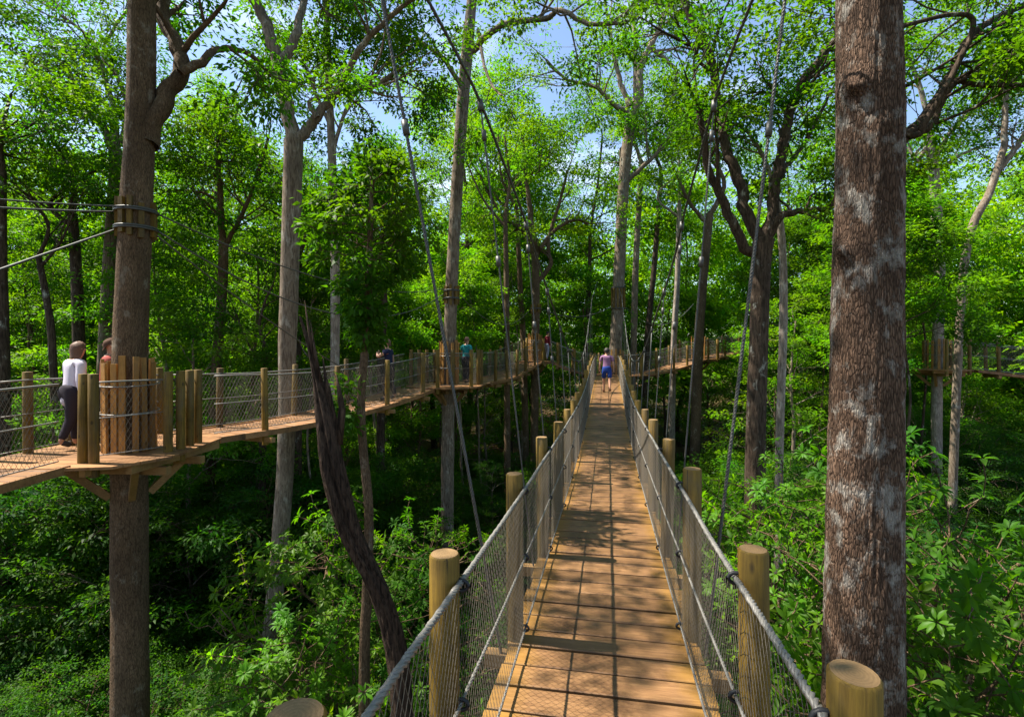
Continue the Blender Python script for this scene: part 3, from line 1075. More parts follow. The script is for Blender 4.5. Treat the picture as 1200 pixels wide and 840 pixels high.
    mb = MB(); mb.face_block(vs, fs); place_mesh('shorts' if shorts else 'trousers', mb.mesh('lower'), root, mat=lower)
    for nm in 'lr':
        vs, fs = skinned(*mk([('an' + nm, 'to' + nm)], 0.012 * k))
        mb = MB(); mb.face_block(vs, fs); place_mesh('shoe', mb.mesh('shoe'), root, mat=SHOE)
    # hair: a shell over the top and back of the head
    mb = MB()
    vs = []; nr, ns = 9, 18
    for i in range(nr):
        for j in range(ns):
            az = 2 * math.pi * j / ns
            front = math.cos(az)                      # 1 = face side
            lim = 1.15 - 0.55 * front if not long_hair else 1.9 - 1.2 * max(0, front) ** 0.6
            th = lim * i / (nr - 1) * 1.25
            rr = 1.02 + 0.13 * noise.noise(V((i * 0.9, j * 0.8, hx * 9 + k))) + 0.05 * noise.noise(V((i * 2.3, j * 2.1, 5)))
            if th < 1.75:
                x = 0.096 * w * math.sin(th) * math.sin(az) * rr; y = 0.116 * math.sin(th) * math.cos(az) * rr - 0.006; z = 0.012 + 0.112 * math.cos(th) * rr
            else:
                x = 0.095 * w * math.sin(az) * rr; y = 0.11 * math.cos(az) * rr - 0.01; z = 0.012 - 0.02 - (th - 1.75) * 0.22
            vs.append(V((x * k + hx, y * k + hy, z * k + hz)))
    fs = [(i * ns + j, (i + 1) * ns + j, (i + 1) * ns + (j + 1) % ns, i * ns + (j + 1) % ns) for i in range(nr - 1) for j in range(ns)]
    mb.face_block(vs, fs)
    if cap:
        place_mesh('cap', mb.mesh('cap'), root, mat=cap)
        b2 = MB()
        b2.face_block([V((hx + 0.085 * k * math.sin(a) * q, hy + (0.09 + (0.085 * math.cos(a) * (q - 0.2)) + 0.0) * k, hz + (0.055 - 0.02 * q + dz) * k)) for dz in (0, 0.006) for q in (0.6, 1.0) for a in np.linspace(-1.2, 1.2, 9)],
                      [(i, i + 1, 9 + i + 1, 9 + i) for i in range(8)] + [(18 + i + 9, 18 + i + 10, 18 + i + 1, 18 + i) for i in range(8)] + [(9 + i, 10 + i, 28 + i, 27 + i) for i in range(8)])
        place_mesh('cap_visor', b2.mesh('cap_visor'), root, mat=cap)
    else:
        place_mesh('hair', mb.mesh('hair'), root, mat=hair)
    return root


SHOE = cloth('shoe_cloth', (0.05, 0.045, 0.045))
#==PART3==
# ------------------------------------------------------------------ build the walkways
make_ground()
make_light_camera()

GW = 'rope bridges of the canopy walkway'
SL = 112.0 / 610.0                      # the main bridge runs slightly to the right of straight ahead
MZ = [(-2.0, -2.0), (1.0, -2.06), (2.2, -2.11), (4, -2.17), (7, -2.24), (10, -2.28), (12.4, -2.25), (15, -2.13), (17, -1.97), (20, -1.73), (24, -1.53), (28.9, -1.43)]
main_pts = [(SL * y - 0.03, y, z) for y, z in MZ]


def main_bridge():
    path0 = Path(main_pts)
    ys = [-0.6, 1.26, 2.2] + [3.9 + 1.68 * i for i in range(15)]
    posts = []
    for i, y in enumerate(ys):
        s = path0.at_y(y)
        posts.append((s - (0.25 if i == 1 else 0.10), s + (0.20 if i == 1 else 0.15)))
    root, path, info = walkway('long straight slatted rope bridge running ahead from the viewpoint to the far tree', GW, main_pts, posts, strands=True,
                               pitch=0.05, net_r=0.0012, rail_r=0.0155)
    # main suspension cables and hangers
    lat = lambda y: float(np.interp(y, [-3, 0.5, 3.9, 5.6, 7.3, 10, 16, 24, 28, 29.8], [3.3, 2.6, 1.88, 1.32, 1.10, 0.95, 0.84, 0.86, 0.80, 0.55]))
    zc = lambda y: -0.35 + 0.0278 * (y - 16) ** 2 if y < 16 else -0.35 + 0.0222 * (y - 16) ** 2
    for side in (-1, 1):
        P_ = Path([(SL * y - 0.03 + side * lat(y) * (float(np.interp(y, [2, 3.9, 5.6, 8], [0.8, 0.8, 0.88, 1.0])) if side > 0 else 1.0), y, zc(y)) for y in np.linspace(-3, 29.9, 40)], 3)
        mb = MB()
        rope(mb, lambda s: P_.at(s)[:2], P_.len, 0.019, True, 0.06, 0.2, 4)
        mb.build('main_cable', M_CABLE, root)
        for (sd, s, pos) in info:
            if sd != side or pos.y < 3: continue
            top, _, _ = P_.at(P_.at_y(pos.y))
            out = V((pos.x, pos.y, 0)) - V((SL * pos.y - 0.03, pos.y, 0))
            bot = pos + out.normalized() * 0.10 + V((0, 0, -0.14))
            if top.z < pos.z + 0.9: continue
            mb = MB()
            near = pos.y < 9
            r = 0.0145 if pos.y < 5 else 0.0105
            line_rope(mb, top, bot, r, near)
            dv = (bot - top).normalized()
            mb.tube([top - dv * 0.03, top + dv * 0.09], 0.032 if near else 0.021, 8)
            L = (bot - top).length
            for q in (0.22, 0.60):
                if near: mb.tube([top + dv * (0.30 if q < .5 else L * .33), top + dv * ((0.30 if q < .5 else L * .33) + 0.11)], 0.026, 8)
            mb.build('hanger', M_CABLE, root)
    return root, path


main_root, main_path = main_bridge()

walkway('wire fenced slatted rope bridge at the left edge, leading to the left platform', GW, [(-6.8, 7.15, -1.605), (-6.83, 4, -1.66), (-6.85, 0, -1.7), (-6.9, -3, -1.65)], [(1.7 + 1.7 * i_,) * 2 for i_ in range(5)], pitch=0.07, net_r=0.0026)
walkway('slatted rope bridge rising from the left platform to the second platform', GW, [(-5.98, 9.75, -1.61), (-5.05, 12, -1.64), (-4.05, 14.8, -1.53), (-3.15, 17.7, -1.27)], pitch=0.08, spacing=2.0)
walkway('slatted rope bridge climbing from the second platform to the orange guarded tree', GW, [(-1.5, 19.9, -1.25), (-0.5, 24, -1.24), (0.3, 27, -0.96), (0.95, 28.7, -0.66)], pitch=0.1, net_r=0.0036)
walkway('short slatted rope bridge dipping toward the far end of the long bridge', GW, [(2.25, 29.6, -0.64), (2.95, 29.5, -0.98), (4.0, 29.5, -1.32), (4.75, 29.8, -1.43)], pitch=0.1, net_r=0.0036, spacing=1.0)
walkway('slatted rope bridge rising right from the far end of the long bridge', GW, [(7.5, 30.4, -1.43), (8.9, 31, -1.22), (10.6, 32.2, -0.86), (11.6, 33, -0.62)], pitch=0.1, net_r=0.0036, spacing=1.3)
walkway('farthest stretch of slatted rope bridge, vanishing behind the dark forked tree', GW, [(13.2, 34.8, -0.52), (15, 36, -0.25), (18.5, 38, 0.05)], pitch=0.13, net_r=0.0045, spacing=1.6)
walkway('slatted rope bridge at the right edge beyond the thick lichen trunk', GW, [(19.4, 22.0, -0.83), (22, 20.9, -1.18), (26, 19.8, -1.35)], pitch=0.09, net_r=0.0034, spacing=1.35)
walkway('stretch of slatted rope bridge half hidden behind the thick lichen trunk', GW, [(17.5, 23.2, -0.82), (17.15, 24.0, -0.86), (16.85, 24.8, -0.9)], pitch=0.09, net_r=0.0034, spacing=1.35)

# ------------------------------------------------------------------ trees that stand out in the picture
PB = dict(cr=0.52, cn=84, L=0.13, kids=4, wob=0.16, up=0.04, b=1.5)


def PX(**k):
    q = dict(PB); q.update(k); return q


def L(p, w, **k):
    d = dict(p=p, w=w); d.update(k); return d


rA, tA = traced('platform_tree', 'straight brown trunk rising through the left platform inside a ring of battens', 8.35,
    [(152, 840, 39), (152, 600, 37), (153, 400, 35.5), (160, 250, 33), (165, 120, 30), (167, 0, 28)],
    [L([(174, 170), (190, 118), (212, 85), (205, 50), (190, 20), (200, -40)], (22, 12), dd=0.6, n=6, s=0.5),
     L([(212, 86), (240, 70), (250, 60), (268, 57), (295, 66), (318, 90)], (11, 4), dd=0.8, n=3, s=0.6, b=0.8)], BARK['brown'], LEAF['mid'], PX(L=0.12), extra=3, top_up=5)
rB, tB = traced('forked_tree', 'tall grey forked tree rising behind the second rope bridge', 13.3,
    [(315, 775, 20), (334, 560, 19), (337, 400, 20), (342, 250, 21), (344, 165, 22)],
    [L([(344, 165), (330, 90), (312, 30), (286, -20), (270, -70)], (17, 9), dd=0.4, n=6, s=0.62),
     L([(326, 78), (345, 45), (355, 5), (372, -40)], (12, 7), dd=1.0, n=5, s=0.6),
     L([(345, 172), (365, 145), (380, 125), (402, 105), (440, 100), (470, 80)], (14, 5), dd=0.6, n=6, s=0.6),
     L([(372, 138), (362, 120), (388, 112)], (7, 3), n=0),
     L([(398, 108), (420, 60), (455, 22), (490, -5)], (9, 4), dd=-0.8, n=6, s=0.5)], BARK['grey'], LEAF['mid'], PX(), top_up=0)
rC, tC = traced('platform_tree', 'slim grey brown trunk rising through the second platform', 19.0,
    [(524, 640, 15), (525, 500, 15), (527, 400, 14.5), (531, 300, 14), (538, 180, 14), (545, 90, 14), (553, 0, 12)],
    [L([(552, 62), (575, 38), (600, 26), (640, 22), (655, 12), (690, 28), (735, 26)], (8, 4), dd=-3, n=8, s=0.45),
     L([(545, 110), (520, 70), (490, 50), (450, 40)], (6, 3), dd=-1.5, n=8, s=0.3),
     L([(560, 35), (566, 70), (571, 88), (580, 105), (588, 112)], (4, 2), dd=-2, n=1)], BARK['grey'], LEAF['mid'], PX(L=0.15, cr=0.6, b=2.0), extra=7, top_up=6)
rD, tD = traced('platform_tree', 'thin pale trunk inside the orange batten ring of the third platform', 29.5,
    [(626, 560, 9), (627, 420, 9.5), (628, 360, 9.5), (627, 300, 9), (622, 260, 8)],
    [L([(627, 300), (612, 270), (590, 255), (572, 225), (562, 205)], (6, 3), n=5, b=2.2), L([(623, 262), (618, 220), (612, 160)], (7, 3), n=5, b=2.4),
     L([(628, 300), (645, 275), (670, 258), (690, 262)], (5, 3), n=3, b=1.8), L([(630, 330), (645, 310), (642, 285), (655, 240), (665, 200)], (6, 3), n=5, b=2.4)], BARK['brown'], LEAF['lime'], PX(L=0.2, cr=0.8, b=2.6, cn=70), top_up=0)
rE, tE = traced('platform_tree', 'tall pale trunk standing at the far end of the long bridge', 30.5,
    [(719, 560, 15), (720, 440, 14.5), (723, 380, 14), (727, 290, 13), (732, 200, 13), (740, 135, 13)],
    [L([(736, 132), (718, 122), (705, 108), (693, 100), (663, 93), (640, 70)], (6, 2.5), n=8, s=0.35, dd=-2), L([(740, 140), (748, 120), (751, 80), (762, 55), (770, 40), (785, 0), (800, -50)], (10, 4), n=10, s=0.4),
     L([(738, 125), (730, 105), (720, 70), (715, 35), (705, -20)], (7, 3), dd=1, n=9, s=0.4), L([(744, 120), (745, 60), (742, 20), (748, -30)], (6, 3), dd=2, n=8, s=0.4),
     L([(733, 215), (748, 200), (768, 182), (790, 150)], (7, 3), n=8, dd=-1), L([(760, 55), (790, 80), (792, 100), (787, 118)], (5, 3), n=3)], BARK['grey'], LEAF['bright'], PX(L=0.19, cr=0.75, b=2.4, cn=70), top_up=0)
rF, tF = traced('forked_tree', 'dark brown tree forking into four limbs right of the long bridge', 13.0,
    [(884, 650, 24), (886, 500, 22), (889, 400, 21), (892, 310, 22), (895, 280, 24)],
    [L([(893, 290), (875, 250), (862, 205), (850, 165), (832, 70), (803, 5), (790, -50)], (15, 8), dd=0.8, n=9, s=0.5),
     L([(890, 300), (868, 285), (850, 240), (832, 205), (826, 170), (818, 120)], (13, 6), dd=-0.8, n=8, s=0.5),
     L([(897, 280), (908, 225), (918, 170), (925, 130), (945, 90), (985, 40), (1020, -10)], (14, 8), dd=0.4, n=9, s=0.5),
     L([(899, 285), (910, 260), (928, 249), (968, 245), (990, 235)], (11, 4), dd=-0.5, n=6, s=0.5, b=1.0),
     L([(915, 200), (935, 180), (960, 135), (975, 105)], (7, 3), dd=1.5, n=6)], BARK['dark'], LEAF['mid'], PX(L=0.13, cn=66), top_up=0)
traced('slender_tree', 'slender lichen spotted trunk just right of the dark forked tree', 14.5,
    [(912, 640, 9), (914, 500, 9), (918, 380, 9), (916, 280, 8.5), (905, 210, 8)], [L([(905, 210), (895, 185), (880, 160), (868, 150)], (6, 3), n=6), L([(906, 215), (915, 170), (935, 120)], (6, 3), n=6)],
    BARK['pale'], LEAF['mid'], PX(), top_up=0)
traced('branching_tree', 'tree with long dark curved limbs reaching out behind the thick lichen trunk', 9.5,
    [(1030, 640, 22), (1030, 420, 21), (1034, 250, 20), (1036, 180, 19)],
    [L([(1036, 185), (1058, 162), (1080, 140), (1110, 95), (1140, 40), (1200, 6), (1260, -20)], (13, 6), dd=0.8, n=9, s=0.35),
     L([(1034, 250), (1052, 163), (1075, 158), (1086, 140), (1130, 60), (1138, 20), (1100, 20), (1050, 35)], (9, 4), dd=-0.4, n=6, s=0.4),
     L([(1034, 215), (1060, 160), (1090, 148), (1115, 98), (1145, 100), (1200, 100), (1240, 90)], (11, 4), dd=0.2, n=9, s=0.35),
     L([(1036, 190), (1020, 100), (1030, 0), (1010, -60)], (14, 7), dd=1, n=7)], BARK['dark'], LEAF['mid'], PX(L=0.12), top_up=0)
rI, tI = traced('platform_tree', 'pale trunk standing at the right edge walkway, behind the thick lichen trunk', 22.5,
    [(1098, 600, 11), (1098, 430, 11), (1101, 340, 11), (1098, 260, 11), (1094, 200, 10.5), (1088, 160, 9.5)],
    [L([(1089, 165), (1075, 190), (1066, 172)], (5, 3), n=4), L([(1090, 165), (1083, 120), (1070, 80), (1050, 40)], (7, 3), n=8, b=2), L([(1096, 190), (1110, 160), (1150, 120), (1190, 90)], (6, 3), n=8, b=2),
     L([(1097, 200), (1130, 180), (1150, 172)], (4, 2), n=5, b=2)], BARK['pale'], LEAF['bright'], PX(L=0.16, cr=0.65, b=2.0), top_up=0)
traced('leaning_tree', 'pale trunk leaning right, between the lichen trunk and the right edge', 20.0,
    [(1120, 480, 8.5), (1128, 330, 8.5), (1140, 265, 8.5), (1160, 225, 8), (1176, 175, 7)],
    [L([(1176, 175), (1178, 120), (1182, 60), (1186, 0)], (7, 3), n=8, b=2), L([(1170, 200), (1190, 175), (1200, 158), (1230, 110)], (7, 4), n=8, b=2)], BARK['grey'], LEAF['bright'], PX(L=0.16, cr=0.65, b=2.0), top_up=0)
traced('forked_tree', 'bluish grey forked tree standing behind the left platform tree', 18.5,
    [(122, 470, 15), (124, 400, 15), (129, 300, 14), (134, 220, 13), (136, 175, 12)],
    [L([(135, 190), (120, 148), (105, 135), (88, 110), (82, 85), (64, 66)], (8, 3), n=7, s=0.4), L([(136, 178), (128, 130), (112, 110), (100, 100)], (6, 2.5), n=6), L([(136, 180), (134, 130), (122, 90), (108, 50), (75, 20)], (7, 3), n=8, s=0.4),
     L([(137, 178), (150, 135), (140, 95), (120, 62), (150, 10)], (7, 3), n=7, dd=1)], BARK['grey'], LEAF['mid'], PX(L=0.14, cr=0.6, b=1.8), top_up=0)
traced('slender_tree', 'slim brown tree between the left platform tree and the grey forked tree', 18.0,
    [(228, 840, 14), (238, 650, 12.5), (247, 540, 12), (254, 430, 11), (261, 330, 11), (262, 280, 10)],
    [L([(262, 285), (258, 230), (257, 180), (268, 120)], (8, 4), n=12, b=1.8, s=0.15), L([(263, 290), (280, 260), (298, 215), (315, 160)], (6, 3), n=11, b=1.8, s=0.2), L([(259, 240), (235, 225), (195, 224)], (4, 2), n=6, b=1.4)],
    BARK['brown'], LEAF['mid'], PX(L=0.15, cr=0.62, cn=70), top_up=0)
traced('slender_tree', 'pale slender trunk just left of the leafy columnar sapling', 16.5,
    [(391, 640, 10), (392, 470, 10.5), (393, 360, 10.5), (392, 260, 10), (388, 160, 9), (384, 60, 8)], [L([(390, 180), (405, 130), (430, 90)], (5, 3), n=7), L([(388, 150), (370, 110), (350, 60)], (5, 3), n=7)],
    BARK['pale'], LEAF['mid'], PX(L=0.14), top_up=3, extra=5)
for px, d, w, bk, lab, top, fx in (
        (93, 17.5, 13, 'dark', 'dark trunk second from the left edge, behind the left platform', 250, 85), (62, 16, 8, 'dark', 'thin dark crooked trunk near the left edge behind the left bridge', 300, 45),
        (4, 15, 12, 'dark', 'dark trunk cut by the left edge of the view', 200, 2), (818, 30, 11, 'brown', 'brown trunk standing in the far right platform of the walkway', 250, 832),
        (789, 33, 7, 'pale', 'thin pale straight trunk behind the far bridge, right of its end tree', 240, 796), (742, 36, 8, 'grey', 'grey trunk directly right of the pale bridge end tree', 190, 752),
        (757, 38, 7, 'dark', 'dark slim trunk standing second right from the bridge end tree', 200, 775), (594, 27, 7, 'brown', 'thin brown trunk left of the orange guarded tree', 250, 592),
        (614, 31, 7, 'brown', 'thin brown trunk just left of the orange batten ring', 245, 606), (310, 17, 8, 'dark', 'dark thin trunk under the second bridge beside the grey forked tree', 420, 318),
        (349, 18, 9, 'dark', 'dark thin trunk right behind the grey forked tree', 300, 350), (447, 22, 9, 'dark', 'dark trunk behind the visitor in navy', 330, 450)):
    traced('forest_tree', lab, d, [(px - (fx - px) * 0.5, 620, w * 1.15), (px, 420, w), ((px + fx) / 2 + rnd.uniform(-3, 3), (420 + top) / 2, w * 0.9), (fx, top, w * 0.75)],
           [] if px == 1075 else [L([(fx, top), (fx + rnd.uniform(-20, 20), top - 40), (fx + rnd.uniform(-40, 40), top - 90)], (w * 0.6, w * 0.25), n=6 if d < 24 else 4, b=1.8), L([(fx, top + 15), (fx + rnd.choice((-1, 1)) * 25, top - 15), (fx + rnd.choice((-1, 1)) * 45, top - 60)], (w * 0.5, w * 0.2), n=5 if d < 24 else 3, b=1.8)],
           BARK[bk], LEAF['bright' if d > 24 else 'mid'], PX(L=0.10 + 0.003 * d, cr=0.5 + 0.01 * d, b=1.6), top_up=0, n=10)


# thick near trunk with furrowed, lichen blotched bark and two knots
def near_trunk():
    d = 4.45
    tr = [(1009, 1000, 98), (1011, 800, 93), (1013, 600, 87), (1016, 400, 83), (1018, 200, 79), (1017, 0, 75), (1015, -250, 66)]
    pts = []
    for px, py, w in tr:
        p = W(px, py, d); pts.append((p.x, p.y, p.z, w * d / F / 2 * 0.865))
    b = pts[0]
    pts = [(b[0] - 0.05, b[1], gz(b[0], b[1]) - 0.3, b[3] * 1.5), (b[0] - 0.03, b[1], gz(b[0], b[1]) + 0.6, b[3] * 1.12)] + pts
    t = pts[-1]
    pts += [(t[0] - 0.1, t[1], t[2] + 3, t[3] * 0.8), (t[0] + 0.3, t[1] - 0.3, t[2] + 7, 0.08)]
    sp = spline(pts, 46); m = len(sp); n = 150
    knots = [(W(1003, 112, d).z, -2.55, 0.085, 0.10), (W(993, 298, d).z, -2.80, 0.075, 0.065), (W(1035, 160, d).z, -1.7, 0.02, 0.09)]
    vs = []
    for i in range(m):
        c = V(sp[i][:3]); r = sp[i][3]
        for k in range(n):
            a = 2 * math.pi * k / n
            u = V((math.cos(a), math.sin(a), 0)); z = c.z
            f = noise.noise(V((u.x * 9, u.y * 9, z * 2.2))) * 0.5 + abs(noise.noise(V((u.x * 15, u.y * 15, z * 3.4)))) * 0.8 + noise.noise(V((u.x * 30, u.y * 30, z * 9))) * 0.35
            q = r + 0.016 * f + 0.016 * noise.noise(V((u.x * 1.3, u.y * 1.3, z * 0.7)))
            for kz, ka, kh, kr in knots:
                da = (a - ka + math.pi) % (2 * math.pi) - math.pi
                dz = z - kz; dd = math.hypot(da * r, dz * 0.85)
                if dd < kr * 2.6:
                    q += kh * math.exp(-(dd / kr) ** 2) * (1 + 0.5 * noise.noise(V((da * 14, z * 16, 2)))) - kh * 0.4 * math.exp(-(math.hypot(da * r, dz + kr * 0.75) / (kr * 0.45)) ** 2)
            vs.append(c + u * q)
    fs = [(i * n + k, i * n + (k + 1) % n, (i + 1) * n + (k + 1) % n, (i + 1) * n + k) for i in range(m - 1) for k in range(n)]
    mb = MB(); mb.face_block(vs, fs)
    lv = Leaves()
    base = V((pts[0][0], pts[0][1], pts[0][2] + 0.3))
    P = PX(L=0.12, b=1.8)
    for j in range(9):
        q = V(pts[-2][:3]).lerp(V(pts[-1][:3]), rnd.uniform(-0.1, 1)); az = j * 2.4
        grow(mb, lv, q, V((math.cos(az), math.sin(az), 0.5)), 2.6, 0.09, 2, P)
    root = empty('lichen_tree', base, 'thick near trunk blotched with white lichen, right of the long bridge', 'tree')
    mb.build('trunk', BARK['lichen'], root)
    place_mesh('crown', lv.mesh('crown', base), root, mat=LEAF['mid'])


near_trunk()


def dead_tree():
    d = 5.2
    tr = [(478, 900, 42), (473, 840, 38), (463, 760, 38), (441, 690, 36), (412, 625, 35), (394, 555, 35), (382, 490, 29), (371, 445, 17), (361, 408, 9), (349, 370, 4)]
    pts = []
    for px, py, w in tr:
        p = W(px, py, d); pts.append((p.x, p.y + 0.05 * math.sin(py * 0.02), p.z, w * d / F / 2 * 0.70))
    b = pts[0]; z0 = gz(b[0], b[1])
    pts = [(b[0] + 0.25, b[1] + 0.1, z0 - 0.3, 0.34), (b[0] + 0.18, b[1] + 0.05, z0 + 1.0, 0.24), (b[0] + 0.06, b[1], (z0 + b[2]) / 2, 0.2)] + pts
    sp = spline(pts, 26); m = len(sp); n = 60
    vs = []
    for i in range(m):
        c = V(sp[i][:3]); r = sp[i][3]; tw = c.z * 0.55
        for k in range(n):
            a = 2 * math.pi * k / n; an = a + tw
            rid = noise.noise(V((math.cos(an) * 2.2, math.sin(an) * 2.2, c.z * 0.5))) * 0.28 + abs(noise.noise(V((math.cos(an) * 5, math.sin(an) * 5, c.z * 0.8)))) * 0.3 - 0.12
            da = (an - 4.2 + math.pi) % (2 * math.pi) - math.pi
            rid -= 0.4 * math.exp(-(da / 0.22) ** 2) * max(0, min(1, (c.z + 2.6)))
            vs.append(c + V((math.cos(a), math.sin(a), 0)) * r * (1 + rid))
    fs = [(i * n + k, i * n + (k + 1) % n, (i + 1) * n + (k + 1) % n, (i + 1) * n + k) for i in range(m - 1) for k in range(n)]
    mb = MB(); mb.face_block(vs, fs)
    for px_, tp, w_ in ((357, 352, 0.018), (364, 378, 0.022), (378, 418, 0.03), (386, 450, 0.03)):
        mb.tube([W(px_ + 12, tp + 70, d), W(px_ + 5, tp + 35, d), W(px_, tp, d)], [w_, w_ * 0.8, 0.003], 5)
    # a split stub beside the broken top
    mb.tube([W(396, 520, d), W(401, 480, d), W(397, 455, d), W(394, 440, d)], [0.05, 0.035, 0.02, 0.006], 9)
    root = empty('dead_tree', V((pts[0][0], pts[0][1], pts[0][2] + 0.3)), 'dark dead bare snag leaning left with a broken split top', 'dead tree')
    mb.build('trunk', BARK['dead'], root)


dead_tree()

# ------------------------------------------------------------------ platforms and collars on the trunks
def octo(cx, cy, r, n=8, ph=0.3, sq=1.0):
    return [(cx + r * math.cos(2 * math.pi * k / n + ph), cy + r * sq * math.sin(2 * math.pi * k / n + ph)) for k in range(n)]


cA, _ = at_height(tA, -1.6)
platform('weathered left platform with orange battens round its thick brown trunk', [(-6.12, 7.02), (-5.5, 7.15), (-5.12, 7.85), (-5.28, 9.5), (-5.7, 10.05), (-6.9, 10.2), (-7.62, 9.4), (-7.66, 7.9), (-7.45, 7.02)], -1.6, cA, 0.29,
         [[(-6.1, 7.40), (-5.92, 7.37), (-5.42, 8.2), (-5.36, 8.42), (-5.40, 8.72), (-5.42, 8.98)], [(-7.5, 7.5), (-7.5, 8.07), (-7.42, 8.75), (-7.2, 9.4), (-6.75, 9.96)]], ang=1.5, guard_r=0.345, guard_n=16, pitch=0.07, net_r=0.0026)
cC, _ = at_height(tC, -1.25)
platform('second platform with tall battens round a slim trunk, left of centre', [(-3.0, 17.25), (-1.95, 16.9), (-1.15, 17.7), (-0.95, 19.2), (-1.4, 20.2), (-2.6, 20.4), (-3.55, 19.6), (-3.7, 18.2)], -1.25, cC, 0.23,
         [[(-2.45, 17.15), (-1.95, 17.1), (-1.4, 17.85), (-1.2, 18.6), (-1.12, 19.1)], [(-3.55, 18.3), (-3.45, 19.3), (-3.2, 19.6), (-2.95, 19.9), (-2.3, 20.15)]], ang=0.4, guard_n=12, guard_h=1.55, guard_r=0.34)
cD, _ = at_height(tD, -0.62)
platform('small third platform whose trunk wears a closed ring of orange battens', octo(cD.x, cD.y, 1.15), -0.62, cD, 0.23, [[(cD.x - 0.5, cD.y - 1.0), (cD.x + 0.4, cD.y - 1.0)], [(cD.x - 0.6, cD.y + 0.95), (cD.x + 0.6, cD.y + 0.95)]], ang=0.2, guard_n=18, guard_h=1.5, guard_r=0.36, pitch=0.1, net_r=0.0036)
cE, _ = at_height(tE, -1.43)
platform('end platform of the long bridge around the tall pale trunk', [(4.6, 28.85), (7.3, 28.85), (7.75, 29.8), (7.6, 31.2), (6.6, 32.0), (5.3, 31.8), (4.55, 30.8)], -1.43, cE, 0.36,
         [[(6.55, 28.95), (7.2, 28.95), (7.35, 29.4)], [(4.65, 30.7), (5.3, 31.7), (6.6, 31.9), (7.5, 31.2)]], ang=0.2, guard_n=12, guard_h=1.45, guard_r=0.5, pitch=0.1, net_r=0.0036)
cO = V((W(818, 420, 34).x, 34.0, -0.58))
platform('round far right platform around a brown trunk', octo(cO.x, cO.y, 1.35), -0.58, cO, 0.3, [[(cO.x + 0.2, cO.y - 1.25), (cO.x + 0.9, cO.y - 0.9), (cO.x + 1.2, cO.y - 0.3)], [(cO.x - 0.9, cO.y + 0.9), (cO.x + 0.2, cO.y + 1.2)]], guard_n=10, guard_r=0.4, pitch=0.12, net_r=0.004)
cI, _ = at_height(tI, -0.82)
platform('platform round the pale trunk behind the thick lichen trunk', octo(cI.x, cI.y, 1.3), -0.82, cI, 0.24, [[(cI.x - 0.5, cI.y - 1.1), (cI.x + 0.4, cI.y - 1.15)], [(cI.x + 0.3, cI.y + 1.1), (cI.x + 1.1, cI.y + 0.6)]], guard_n=9, guard_h=1.25, guard_r=0.33, pitch=0.09, net_r=0.0034)

kA, kAr = collar('wooden block collar with black cables round the left platform trunk', tA, W(160, 258, 8.35).z, d_out=0.035, n=10, bw=0.036)
kC, kCr = collar('dark cable collar high on the second platform trunk', tC, W(530, 345, 19).z, d_out=0.04, n=8, blk=0.36)
kD, kDr = collar('cable collar on the third platform trunk', tD, W(628, 362, 29.5).z, d_out=0.05, n=7, blk=0.25, zs=(0.0,))
kE, kEr = collar('upper and lower banded collar on the bridge end trunk', tE, W(725, 350, 30.5).z, d_out=0.05, n=10, blk=0.62, zs=(0.62, -0.6))
e1 = V((0, 0, 0.12)); e2 = V((0, 0, -0.16))
cable('upper cable running left from the block collar out of view', kA + e1 + V((-kAr, -0.05, 0)), V((-6.9, -1.5, 0.7)), 0.015, 0.25)
cable('second upper cable running left from the block collar', kA + e1 + V((0, -kAr, 0.02)), V((-6.3, -1.5, 0.9)), 0.012, 0.28)
cable('lower pale cable sloping down left from the block collar', kA + e2 + V((-kAr, -0.05, 0)), V((-6.25, 3.1, -0.63)), 0.016)
cable('upper cable sagging right from the block collar to the second platform trunk', kA + e1 + V((kAr, 0.1, 0)), kC + V((-kCr, -0.1, 0.2)), 0.014, 0.55)
cable('lower cable sagging right from the block collar over the second bridge', kA + e2 + V((kAr, 0.1, 0)), kC + V((-kCr, -0.1, 0)), 0.015, 1.1)
cable('lowest cable from the block collar to the second bridge handrail', kA + e2 + V((0.1, kAr, 0)), V((-4.75, 14.2, -0.42)), 0.013, 0.1)
cable('thin cable from the second platform trunk to the orange guarded tree', kC + V((kCr, 0, 0)), kD + V((-kDr, 0, 0)), 0.016, 1.0)
cable('thin cable from the orange guarded tree to the bridge end trunk', kD + V((kDr, 0, 0)), kE + V((-kEr, 0, -0.5)), 0.018, 0.5)
cable('thin cable from the bridge end trunk to the far right platform tree', kE + V((kEr, 0, -0.5)), V((cO.x - 0.3, cO.y, 3.0)), 0.018, 1.2)

# ------------------------------------------------------------------ visitors
HAIR_D = plain_mat('dark_hair', (0.02, 0.014, 0.012), 0.6, var=0.4, scale=60)
HAIR_B = plain_mat('brown_hair', (0.12, 0.06, 0.035), 0.6, var=0.4, scale=60)
y0 = 20.6
person('person walking away along the long bridge in mauve shirt and blue shorts', main_path.at(main_path.at_y(y0))[0] + V((0.0, 0, 0.0)), -0.18, cloth('mauve_shirt', (0.25, 0.13, 0.235)), cloth('blue_shorts', (0.02, 0.05, 0.24)), HAIR_D, H=1.74, shorts=True, sleeve=0.7, w=1.16, stride=0.2)
person('person in long white shirt and dark trousers on the left platform', (-7.16, 8.42, -1.6), -0.4, cloth('white_shirt', (0.62, 0.58, 0.68)), cloth('dark_trousers', (0.035, 0.03, 0.04)), HAIR_B, H=1.70, sleeve=1.6, w=1.12, shirt_hem=0.72, long_hair=True, lean=0.05, stride=0.16)
person('person in brown cap and red top between the white shirt and the trunk', (-6.84, 8.75, -1.6), -1.0, cloth('red_top', (0.30, 0.07, 0.06)), cloth('grey_trousers', (0.06, 0.055, 0.05)), HAIR_D, H=1.76, sleeve=0.7, cap=cloth('brown_cap', (0.085, 0.045, 0.03)), stride=0.1)
